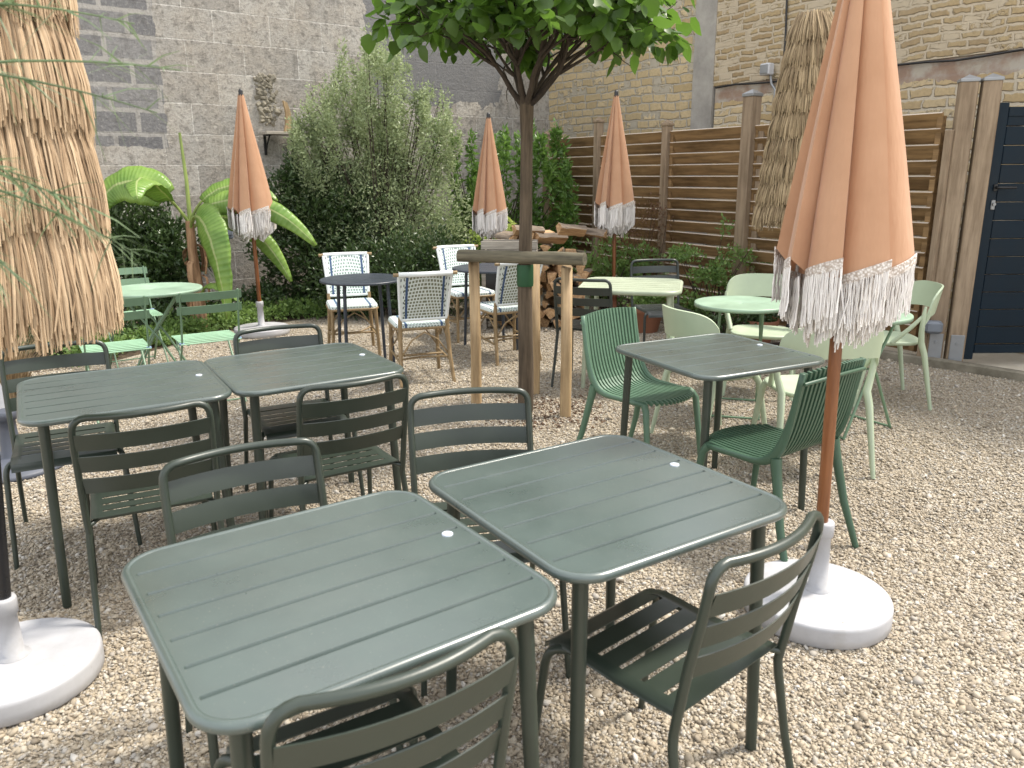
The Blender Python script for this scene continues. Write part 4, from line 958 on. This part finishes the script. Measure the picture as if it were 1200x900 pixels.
# spare dark base at the left edge
sb = thing('parasol_base', 'empty slate grey parasol base with an upright tube at the left edge', 'parasol base', (-2.76, 4.12, 0))
MB().lathe([(.27, .003), (.275, .014), (.262, .03), (.19, .052), (.09, .064), (.06, .066)], 48).build('disc', M['dark_base'], sb)
MB().lathe([(.062, .062), (.052, .075), (.045, .22), (.044, .275), (.056, .277), (.056, .325), (.045, .33), (.03, .328)], 28).build('tube', M['dark_base'], sb)
wp = MB(); wp.sheet([[(-.07, 0, .02), (.10, .01, .03)], [(-.10, .02, .28), (.06, .02, .30)], [(-.09, .03, .52), (-.04, .03, .60)]], .006)
o = wp.build('folded_cover', M['white_base']); o.location = (-3.06, 4.47, 0); o.rotation_euler = (R(-12), 0, R(20)); tag(o, 'white folded cover leaning behind the slate grey parasol base', 'cover')

# ------------------------------------------------------------------ tree, stakes, rail
tree = thing('catalpa_tree', 'small round-headed tree with broad leaves between the wooden stakes', 'tree', (.09, 5.13, 0))
MB().tube([(0, .0, -.02), (.005, 0, .3), (-.003, 0, .8), (.006, .0, 1.3), (.012, 0, 1.75), (.012, 0, 2.0)], [.054, .050, .046, .040, .037, .046], 16).build('trunk', M['trunk'], tree)
LIMBS = []; lm = MB(); tips = []
rt3 = random.Random(31)
def limb(p, d, L_, r_, lev):
    """a crooked limb that forks"""
    pts = [p]; n_ = 5; dd = d.copy()
    for k in range(n_):
        dd = (dd+Vector((rt3.gauss(0, .10), rt3.gauss(0, .10), rt3.gauss(.02, .08)))).normalized(); pts.append(pts[-1]+dd*L_/n_)
    lm.tube(pts, [r_*(1-.42*k/n_) for k in range(n_+1)], 7 if lev < 2 else 5)
    if lev >= 3: tips.append((pts[-1], dd, 1.0)); tips.append((pts[3], dd, .8)); return
    m_ = (4, 3, 3)[lev]; a0 = rt3.uniform(0, 6.28); s1 = dd.orthogonal().normalized(); s2 = dd.cross(s1)
    for k in range(m_):
        a = a0+k*6.283/m_+rt3.uniform(-.4, .4); sp = rt3.uniform(.30, .62) if lev else rt3.uniform(.28, .5)
        nd = (dd+(s1*math.cos(a)+s2*math.sin(a))*sp).normalized(); out = Vector((nd.x, nd.y, 0)); nd = (nd+out*.12).normalized()
        limb(pts[-1] if k else pts[-1], nd, L_*rt3.uniform(.78, 1.0), r_*.56, lev+1)
    if lev == 2: tips.append((pts[-1], dd, .9))
for i in range(9):
    a = 2.399*i+rt3.uniform(-.25, .25); el = R((78, 62, 50, 42, 55, 36, 46, 66, 39)[i]+rt3.uniform(-4, 4))
    d = Vector((math.cos(a)*math.cos(el), math.sin(a)*math.cos(el), math.sin(el)))
    limb(Vector((.012+.02*math.cos(a), .02*math.sin(a), 1.955)), d, rt3.uniform(.24, .32), .021, 0)
lm.build('limbs', M['limb'], tree)
def heart_leaves(pts, size, rr, droop=.75):
    V = []; F = []; c = 0
    sh = [(0, 0, 0), (-.36, .18, .03), (0, .25, -.04), (.36, .18, .03), (-.40, .52, .02), (0, .55, -.05), (.40, .52, .02), (0, 1.05, .02), (-.22, .82, .0), (.22, .82, .0)]
    fs = [(0, 2, 1), (0, 3, 2), (1, 2, 5), (1, 5, 4), (2, 3, 6), (2, 6, 5), (4, 5, 8), (5, 6, 9), (5, 7, 8), (5, 9, 7)]
    for p, d, s in pts:
        d = Vector(d); L_ = size*s*rr.uniform(.6, 1.25); ax_ = (d*rr.uniform(.2, 1)+Vector((rr.uniform(-.7, .7), rr.uniform(-.7, .7), -droop*rr.uniform(.2, 1.5)))).normalized()
        sd_ = ax_.cross(Vector((rr.uniform(-.5, .5), rr.uniform(-.5, .5), 1))).normalized(); nn = sd_.cross(ax_)
        for x, y, z in sh: V.append(tuple(Vector(p)+sd_*x*L_+ax_*y*L_+nn*z*L_))
        F += [(a+c, b+c, e+c) for a, b, e in fs]; c += len(sh)
    return np.array(V), np.array(F)
lp = []
for p, d, s in tips:
    for q in range(5 if s == 1.0 else 3):
        rr_ = rt3.uniform(.02, .13); v = Vector((rt3.gauss(0, 1), rt3.gauss(0, 1), rt3.gauss(0, .8))).normalized(); lp.append((p+v*rr_, (v+d*.5).normalized(), s))
lp = [q for q in lp if q[0].z > 2.46-.34*min(math.hypot(q[0].x, q[0].y), .85)]
V, F = heart_leaves(lp, .105, rt3); raw('crown', V, F, M['leaf_tree'], tree, True)
MB().lathe([(.052, .845), (.054, .86), (.054, .975), (.051, .985)], 18, (0, 0), cap=False).build('tree_tie', M['green_tie'], tree)
for x, y, h, lab in ((-.25, 5.32, .995, 'pale round wooden stake under the left end of the weathered rail'), (.35, 4.99, .985, 'pale round wooden stake under the right end of the weathered rail'), (.165, 5.56, .98, 'pale round wooden stake standing behind the tree trunk')):
    o = MB().tube([(0, 0, -.02), (.004, 0, .4), (0, .002, h-.006), (0, 0, h)], [.037, .0365, .036, .033], 16).build('wooden_stake', M['stake']); o.location = (x, y, 0); tag(o, lab, 'stake', 'stakes round the tree')
a, b = Vector((-.345, 5.30, 1.022)), Vector((.455, 4.91, 1.035)); d = b-a
rl = MB(); npt = 14; prof = []
vs = []
for i in range(npt+1):
    p = d.length*(i/npt); rr_ = .046*(1+.05*math.sin(i*1.3))
    for k in range(12): an = 2*math.pi*k/12; z_ = math.sin(an)*rr_*.98; vs.append((p, math.cos(an)*rr_*.9, max(z_, -.034)))
rl.add(vs, [(i*12+k, i*12+(k+1) % 12, i*12+12+(k+1) % 12, i*12+12+k) for i in range(npt) for k in range(12)], True); rl.add(vs[:12], [tuple(range(11, -1, -1))]); rl.add(vs[-12:], [tuple(range(12))])
o = rl.build('stake_rail', M['rail_wood']); o.location = a; o.rotation_euler = (0, -math.atan2(d.z, math.hypot(d.x, d.y)), math.atan2(d.y, d.x)); tag(o, 'weathered half-round rail nailed across the two front tree stakes', 'rail')

# ------------------------------------------------------------------ log pile
def log_mesh(name, L_, r, seed):
    rr = random.Random(seed); t = thing(name, '', 'log', group='split logs in the pile')
    a0 = rr.uniform(0, .4); n = 6; ang = [R(-50)+i*R(100)/(n-1) for i in range(n)]; poly = [(0, -.15*r)]+[(r*1.0*math.sin(a), r*math.cos(a)*.95) for a in ang]
    b = MB(); vs = []
    for i in range(6):
        x = -L_/2+L_*i/5; jj = 1+rr.uniform(-.07, .07)
        for p in poly: vs.append((x+(rr.uniform(-.01, .01)), p[0]*jj+rr.uniform(-.005, .005), p[1]*jj-r*.5+rr.uniform(-.005, .005)))
    m = len(poly)
    w_ = MB(); w_.add(vs, [(i*m+k, i*m+(k+1) % m, i*m+m+(k+1) % m, i*m+m+k) for i in range(5) for k in (0, m-1)]+[tuple(range(m)), tuple(range(6*m-1, 5*m-1, -1))]); w_.build('split_face', M['log_wood'], t)
    b.add(vs, [(i*m+k, i*m+(k+1) % m, i*m+m+(k+1) % m, i*m+m+k) for i in range(5) for k in range(1, m-1)], True); b.build('bark', M['bark'], t)
    return t
protos = [log_mesh('split_log', .42, .085, 1), log_mesh('split_log', .38, .10, 2), log_mesh('split_log', .45, .07, 3)]
rl_ = random.Random(5); idx = 0; first = {}
look = ['split log in the firewood pile with its pale cut face showing']
for row in range(10):
    z = .055+row*.095; nx = 8 if row < 7 else 7 if row < 8 else 5
    for i in range(nx):
        x = -.12+i*.118+(row % 2)*.05+rl_.uniform(-.02, .02); y = 8.25-.18*(x-.2)+rl_.uniform(-.05, .05)+row*.012
        k = rl_.randrange(3); lab = '%s split log from the left in the %s course of the firewood pile' % (['first', 'second', 'third', 'fourth', 'fifth', 'sixth', 'seventh', 'eighth', 'ninth'][i], ['lowest', 'second', 'third', 'fourth', 'fifth', 'sixth', 'seventh', 'eighth', 'ninth', 'top'][row])
        if k not in first: o = protos[k]; first[k] = 1; o['label'] = lab
        else: o = dup(protos[k], (0, 0, 0), 0, lab)
        o.location = (x, y, z); s = rl_.uniform(.8, 1.1); o.scale = (s, s, s)
        th = R(90)+rl_.uniform(-.25, .25) if row < 9 else R(90)+rl_.uniform(-1.2, 1.2)
        o.rotation_euler = (rl_.choice([0, 2.1, 4.2])+rl_.uniform(-.5, .5), rl_.uniform(-.08, .08), th)
for j, (x, y, z, th, lab) in enumerate(((.18, 8.2, .99, 20, 'greyish log lying crosswise on top of the pile, left of the tree trunk'), (.62, 8.15, 1.0, 15, 'thick pale log lying crosswise on top of the pile, right of the trunk'), (.82, 8.25, .96, -30, 'short brown log at the right end on top of the pile'))):
    o = dup(protos[j % 3], (x, y, z), 0, lab); o.rotation_euler = (rl_.uniform(0, 1), .08, R(th)); o.scale = (.75, 1.05, 1.05)
cr = thing('wooden_trough', 'long grey plank box lying behind the weathered rail beside the logs', 'box', (-.02, 7.95, 0), R(-4))
q = MB()
for z in (.77, .86): q.bbox((0, 0, z), (.56, .02, .08), .003)
for x in (-.26, .26): q.box((x, .1, .42), (.04, .18, .84))
q.bbox((0, .2, .82), (.56, .02, .16), .003); q.build('planks', M['plank_grey'], cr)
q = MB(); q.bbox((0, .1, .42), (.50, .16, .66), .004); q.build('box_body', M['black'], cr)

# ------------------------------------------------------------------ plants
def leafcloud(name, blobs, n, size, mat, parent=None, asp=.45, seed=1, shell=.35, upw=.3):
    """many small folded leaves through a set of ellipsoids (x,y,z,rx,ry,rz,weight)"""
    g = np.random.default_rng(seed); W = np.array([b[6] if len(b) > 6 else b[3]*b[4]*b[5] for b in blobs]); W = W/W.sum(); ids = g.choice(len(blobs), n, p=W)
    B = np.array([b[:6] for b in blobs])[ids]; d = g.normal(size=(n, 3)); d /= np.linalg.norm(d, axis=1)[:, None]; r = g.uniform(0, 1, n)**shell
    lump = 1+.16*np.sin(d[:, 0]*7+ids)+.13*np.sin(d[:, 2]*9+ids*2)+.1*np.sin(d[:, 1]*11)
    P = B[:, :3]+d*B[:, 3:6]*(r*lump)[:, None]; keep = P[:, 2] > .02; P = P[keep]; d = d[keep]; m = len(P)
    ax_ = d*.7+g.normal(0, .75, (m, 3))+np.array([0, 0, upw]); ax_ /= np.linalg.norm(ax_, axis=1)[:, None]
    h = g.normal(size=(m, 3)); sd_ = np.cross(ax_, h); sd_ /= np.linalg.norm(sd_, axis=1)[:, None]; nn = np.cross(sd_, ax_)
    s = (size*g.uniform(.6, 1.35, m))[:, None]
    V = np.stack([P, P+ax_*s*.5+sd_*s*asp*.5+nn*s*.08, P+ax_*s, P+ax_*s*.5-sd_*s*asp*.5+nn*s*.08], 1).reshape(-1, 3)
    i = np.arange(m)[:, None]*4; F = np.concatenate([i+np.array([[0, 1, 2]]), i+np.array([[0, 2, 3]])], 0)
    F = np.stack([i+np.array([[0, 1, 2]]), i+np.array([[0, 2, 3]])], 1).reshape(-1, 3)
    return raw(name, V, F, mat, parent)
def stems(name, base, targets, r, mat, parent, seed=0):
    rr = random.Random(seed); m = MB()
    for t_ in targets:
        b = Vector(base)+Vector((rr.uniform(-.1, .1), rr.uniform(-.1, .1), 0)); t_ = Vector(t_); mid = (b+t_)/2+Vector((rr.uniform(-.1, .1), rr.uniform(-.1, .1), .15))
        p = bez([b, mid, t_], 6); m.tube(p, [r*(1-.75*k/6) for k in range(7)], 5)
    return m.build(name, mat, parent)
def bush(name, label, loc, blobs, n, size, mat, asp=.45, seed=1, stem_r=.015, nst=9, **kw):
    t = thing(name, label, 'shrub', loc); leafcloud('foliage', blobs, n, size, mat, t, asp, seed, **kw)
    rr = random.Random(seed); tg = []
    for k in range(nst): b = rr.choice(blobs); tg.append((b[0]+rr.uniform(-.5, .5)*b[3], b[1]+rr.uniform(-.5, .5)*b[4], b[2]+rr.uniform(0, .7)*b[5]))
    stems('stems', (0, 0, 0), tg, stem_r, M['limb'], t, seed); return t
# big grey-green shrub with wispy upright shoots
rs = random.Random(77); bl = [(0, 0, .80, 1.02, .6, .65, .34), (-.1, 0, 1.35, .85, .5, .5, .22), (.1, .1, 1.75, .6, .4, .45, .10), (.65, -.1, 1.05, .42, .4, .5, .05), (-.75, 0, 1.0, .42, .4, .5, .05)]
for k in range(150):
    a = rs.uniform(0, 6.28); q = rs.uniform(.02, 1.0)**.6; x = 1.02*q*math.cos(a)-.05; z = 1.45+rs.uniform(0, 1)**.8*(1.45-.95*abs(x)**1.4); bl.append((x, .5*q*math.sin(a), z, .05+.05*rs.random(), .06, rs.uniform(.16, .34), .0046*(1.2-.28*(z-1.4))))
bush('pittosporum_shrub', 'tall feathery grey-green shrub with tiny pale leaves against the block wall', (-1.50, 9.45, 0), bl, 60000, .037, M['leaf_grey'], .5, 3, .012, 90, shell=.6)
bush('evergreen_shrub', 'dark green dense shrub right of the left parasol, below the wall shelf', (-2.25, 9.35, 0), [(0, 0, .6, .75, .5, .65), (-.2, .1, 1.2, .45, .4, .5), (.35, 0, 1.05, .45, .4, .5), (-.30, .1, 1.45, .12, .14, .30, .02), (.12, .1, 1.45, .14, .15, .26, .02)], 17000, .065, M['leaf_dark'], .4, 4)
bush('evergreen_shrub', 'dark glossy shrub behind the left mint table, left of the banana stem', (-3.75, 8.15, 0), [(0, 0, .6, .52, .42, .55), (-.15, 0, 1.0, .38, .35, .4), (.25, .05, .8, .36, .3, .4)], 9000, .075, M['leaf_dark'], .38, 5)
bush('evergreen_shrub', 'low dark shrub in front of the tall grey-green shrub, behind the woven chairs', (-1.25, 8.75, 0), [(0, 0, .45, .70, .35, .45), (-.5, 0, .4, .45, .3, .4), (.5, .05, .5, .5, .35, .45)], 15000, .045, M['leaf_dark'], .5, 6)
bl = [(0, 0, .7, .55, .4, .6, .12), (.45, .1, .7, .5, .4, .55, .12)]
for k in range(46): x = rs.uniform(-.7, 1.0); bl.append((x, rs.uniform(-.3, .3), 1.2+rs.uniform(-.45, .75), .055, .055, rs.uniform(.2, .36), .014))
bush('laurel_shrub', 'fresh green laurel with upright shoots on both sides of the tree trunk', (-.22, 10.15, 0), bl, 10500, .075, M['leaf_laurel'], .42, 7, .012, 26)
bush('lime_plant', 'low lime green plant behind the round table, under the short parasol', (-.15, 9.25, 0), [(0, 0, .55, .35, .2, .4), (.25, 0, .7, .15, .15, .22), (-.35, 0, .55, .2, .15, .25)], 1500, .085, M['leaf_lime'], .55, 8)
bush('fern_plant', 'fresh green feathery plant beside the logs, left of the pale table', (1.12, 8.85, 0), [(0, 0, .45, .32, .22, .4), (.3, 0, .5, .25, .2, .3), (-.25, -.05, .45, .2, .2, .25)], 2600, .06, M['leaf_fern'], .35, 9)
bush('barberry_shrub', 'sparse reddish shrub against the fence, behind the right hand peach parasol', (1.45, 9.0, 0), [(0, 0, .75, .38, .15, .5), (-.4, .1, 1.0, .2, .12, .22), (.2, 0, 1.05, .18, .12, .2)], 1300, .032, M['leaf_red'], .5, 10, .006, 16)
bl = [(rs.uniform(-.55, .55), rs.uniform(-.12, .12), rs.uniform(.15, .85), .13, .10, .07, .01) for k in range(24)]
bl = [b for b in bl if b[2] < .95-.5*abs(b[0])]
bush('cotoneaster_shrub', 'open leafy shrub spreading along the fence foot, left of the facing pale chair', (2.02, 7.95, 0), bl+[(0, 0, .25, .5, .15, .2, .03), (.1, 0, 1.02, .08, .08, .1, .006), (-.55, -.1, .4, .15, .1, .12, .008), (.55, .1, .62, .15, .1, .1, .008)], 3300, .042, M['leaf_fern'], .5, 11, .007, 30)
bush('low_plant', 'low leafy plant under the small round table, beside the terracotta pot', (1.98, 7.2, 0), [(0, 0, .15, .35, .15, .2)], 900, .05, M['leaf_dark'], .5, 12)
# ground cover along the edge of the bed
def strip(pts, wd, n, size, mat, h, seed, name):
    bl = []; g = random.Random(seed)
    for k in range(70):
        f_ = g.uniform(0, len(pts)-1.001); i = int(f_); a, b = Vector(pts[i]), Vector(pts[i+1]); p = a.lerp(b, f_-i); bl.append((p.x+g.uniform(-wd, wd), p.y+g.uniform(-wd, wd), g.uniform(.02, h), g.uniform(.08, .18), g.uniform(.08, .18), g.uniform(.05, .14), .01))
    o = leafcloud(name, bl, n, size, mat, None, .6, seed); o['kind'] = 'stuff'; return o
strip([(-3.75, 6.6, 0), (-3.35, 7.3, 0), (-3.1, 8.1, 0), (-2.5, 8.7, 0), (-1.6, 9.2, 0)], .16, 11000, .038, M['leaf_fern'], .14, 3, 'ground_cover')
strip([(-4.3, 6.5, 0), (-3.9, 7.4, 0), (-3.3, 8.5, 0), (-2.5, 9.1, 0), (-1.0, 9.5, 0)], .3, 11000, .05, M['leaf_dark'], .28, 4, 'ground_cover')
# terracotta ring pot and a brown pot
p1 = thing('terracotta_pot', 'round terracotta pot on the ground behind the small mint table', 'pot', (2.32, 7.25, 0))
MB().lathe([(.09, .0), (.15, .17), (.16, .18), (.165, .22), (.15, .225), (.145, .19), (.10, .15)], 28).build('body', M['terracotta'], p1); leafcloud('plant', [(0, 0, .26, .14, .14, .10)], 500, .05, M['leaf_dark'], p1, .5, 3)
p2 = thing('terracotta_pot', 'wide terracotta pot on the ground behind the pale square table', 'pot', (1.35, 7.85, 0))
MB().lathe([(.12, 0), (.17, .2), (.18, .21), (.18, .26), (.165, .26), (.16, .2)], 28).build('body', M['terracotta'], p2); leafcloud('plant', [(0, 0, .36, .2, .2, .14)], 700, .05, M['leaf_fern'], p2, .5, 5)
# dried grass tuft at the left edge
gt = thing('dry_grass_clump', 'clump of straw-coloured long grass at the left edge behind the slatted chair', 'grass clump', (-3.45, 5.25, 0))
V = []; F = []; g = random.Random(4)
for k in range(500):
    a = g.uniform(0, 6.28); rr_ = g.uniform(0, .12); l_ = g.uniform(.3, .75); le = g.uniform(.1, .7); b = Vector((rr_*math.cos(a), rr_*math.sin(a), 0)); o_ = Vector((math.cos(a), math.sin(a), 0)); tn = Vector((-o_.y, o_.x, 0))*.004; c = len(V)
    for i in range(5): f_ = i/4; p = b+o_*l_*le*f_*f_+Vector((0, 0, l_*(f_-.35*le*f_*f_*f_))); V += [tuple(p-tn*(1-f_*.8)), tuple(p+tn*(1-f_*.8))]
    F += [(c+2*i, c+2*i+1, c+2*i+3, c+2*i+2) for i in range(4)]
raw('blades', np.array(V), np.array(F), M['straw_grey'], gt)

# banana plant -------------------------------------------------------------------
ban = thing('banana_plant', 'banana plant with broad arching leaves against the block wall', 'plant', (-3.16, 7.95, 0))
MB().tube([(0, 0, 0), (.01, 0, .4), (-.01, 0, .8), (-.005, 0, 1.12)], [.060, .054, .046, .040], 14).build('stem', M['dry_leaf'], ban)
ds = MB()
for k in range(9):
    a = rs.uniform(0, 6.28); z = rs.uniform(.35, 1.0); o_ = Vector((math.cos(a), math.sin(a), 0)); L_ = rs.uniform(.15, .35)
    pts = [Vector((0, 0, z))+o_*.06, Vector((0, 0, z-.03))+o_*.10, Vector((0, 0, z-L_*.6))+o_*.11, Vector((0, 0, z-L_))+o_*.09]; tn = Vector((-o_.y, o_.x, 0))
    ds.sheet([[p-tn*.03, p+o_*.012, p+tn*.03] for p in pts], .003)
ds.build('dry_sheaths', M['dry_leaf'], ban)
MB().tube([(-.0, 0, 1.1), (.0, .02, 1.5), (-.02, .03, 1.95)], [.022, .017, .012], 10).build('shoot', M['banana_stalk'], ban)
def banana_leaf_obj(path, wd, roll=0, fold=.35, tear=3, side_hint=None):
    pts = bez(path, 26); n = len(pts); V = []; UV = []; F = []; g = random.Random(tear)
    s0 = 7; stalk = MB().tube(pts[:s0+1], [.017-.0008*k for k in range(s0+1)], 8)
    tears = {g.randrange(s0+3, n-2) for _ in range(tear)}
    for i in range(s0, n):
        f_ = (i-s0)/(n-1-s0); tg = (pts[min(i+1, n-1)]-pts[max(i-1, 0)]).normalized(); hint = side_hint or Vector((0, 0, 1)); sd_ = tg.cross(hint).normalized(); nn = sd_.cross(tg)
        W = wd*(math.sin(math.pi*min(1, (f_*.92+.06))**.75))**.6*(1-.15*f_); W = max(W, .008)
        if i in tears: W *= .93
        for j in range(9):
            u = -1+j/4; p = pts[i]+sd_*(u*W*math.cos(fold*abs(u)))-nn*(abs(u)*W*math.sin(fold)*(.6+.4*abs(u)))+nn*.006*math.sin(i*1.9+j)
            V.append(p); UV.append((f_, (u+1)/2))
    m = n-s0
    for i in range(m-1):
        for j in range(8): F.append((i*9+j, i*9+j+1, i*9+10+j, i*9+9+j))
    me = bpy.data.meshes.new('leaf'); me.from_pydata([tuple(v) for v in V], [], F); uv = me.uv_layers.new(name='UVMap')
    for l in me.loops: uv.data[l.index].uv = UV[l.vertex_index]
    me.polygons.foreach_set('use_smooth', [True]*len(F)); me.materials.append(M['banana']); me.update()
    o = bpy.data.objects.new('leaf', me); C.objects.link(o); o.parent = ban; sm = o.modifiers.new('thick', 'SOLIDIFY'); sm.thickness = .003
    stalk.build('stalk', M['banana_stalk'], o)
banana_leaf_obj([(0, 0, 1.08), (-.12, -.05, 1.35), (-.35, -.15, 1.62), (-.75, -.1, 1.62), (-.88, -.1, 1.12)], .22, fold=.3, side_hint=Vector((0, -1, .5)))
banana_leaf_obj([(0, 0, 1.08), (-.10, -.1, 1.32), (-.22, -.25, 1.55), (-.26, -.55, 1.68), (-.10, -.85, 1.36)], .21, fold=.4, tear=1)
banana_leaf_obj([(0, 0, 1.08), (.05, 0, 1.30), (.30, .05, 1.55), (.62, .05, 1.52), (.86, .05, 1.30)], .13, fold=.4, side_hint=Vector((0, -1, .6)))
banana_leaf_obj([(0, 0, 1.06), (.10, -.05, 1.28), (.40, -.1, 1.42), (.85, -.1, 1.38), (1.25, -.12, .88)], .15, fold=.35, side_hint=Vector((0, -1, .5)))
banana_leaf_obj([(0, 0, 1.04), (.10, -.2, 1.22), (.25, -.35, 1.32), (.40, -.45, .95), (.44, -.48, .22)], .21, fold=.4, side_hint=Vector((-.5, -1, .3)), tear=4)
banana_leaf_obj([(0, 0, 1.04), (.18, .1, 1.2), (.45, .12, 1.25), (.72, .1, .95), (.92, .1, .50)], .13, fold=.4, side_hint=Vector((0, -1, .4)))
banana_leaf_obj([(0, 0, .30), (.10, -.1, .50), (.22, -.25, .62), (.40, -.35, .55), (.55, -.4, .38)], .09, fold=.5, tear=1)

# wispy overhanging shrub at the left, near the camera ---------------------------------
wt = thing('wispy_shrub', 'blurred grey-green wispy branches hanging in front of the golden straw parasol', 'shrub', (-1.36, 1.42, 0))
st = MB(); V = []; F = []; g = random.Random(12)
def wisp(p0, p1, p2, r, nleaf, ll):
    pts = bez([p0, p1, p2], 12); st.tube(pts, [r*(1-.8*k/12) for k in range(13)], 5)
    for k in range(nleaf):
        i = g.uniform(2, 11.9); j = int(i); p = pts[j].lerp(pts[j+1], i-j); tg = (pts[j+1]-pts[j]).normalized(); v = (tg*g.uniform(.2, 1)+Vector((g.uniform(-1, 1), g.uniform(-1, 1), g.uniform(-.8, .8)))).normalized()
        L_ = ll*g.uniform(.5, 1.3); s_ = v.cross(Vector((g.uniform(-1, 1), g.uniform(-1, 1), 1))).normalized()*.0016; c = len(V); dn = Vector((0, 0, -.25*L_))
        for f_ in (0, .5, 1): q = p+v*L_*f_+dn*f_*f_; V.extend([tuple(q-s_*(1.2-f_)), tuple(q+s_*(1.2-f_))])
        F.extend([(c, c+1, c+3, c+2), (c+2, c+3, c+5, c+4)])
root = Vector((0, 0, 0))
for k in range(5): st.tube(bez([(0, 0, 0), (-.05, 0, .8), (g.uniform(-.1, .1), g.uniform(-.1, .1), 1.6), (g.uniform(-.1, .15), 0, 2.1)], 8), [.018-.0015*i for i in range(9)], 6)
for (ax0, z0, ex, ey, ez, nl) in ((.0, 1.75, .74, -.0, 1.80, 60), (0, 1.72, .76, .0, 1.66, 50), (0, 1.65, .80, .02, 1.73, 40), (0, 1.62, .66, -.05, 1.50, 90), (0, 1.6, .70, 0, 1.42, 70), (0, 1.55, .60, -.1, 1.55, 110), (0, 1.5, .52, -.1, 1.42, 120), (0, 1.45, .48, .0, 1.52, 100), (0, 1.3, .46, -.1, 1.22, 14), (0, 1.25, .42, -.1, 1.15, 10), (0, 1.8, .6, 0, 1.9, 50)):
    b = Vector((ax0+g.uniform(-.05, .1), g.uniform(-.1, .1), z0)); e = Vector((ex, ey, ez)); wisp(b, (b+e)/2+Vector((0, 0, .10)), e, .005, nl, .085)
st.build('branches', M['leaf_wisp'], wt); raw('needles', np.array(V), np.array(F), M['leaf_wisp'], wt)
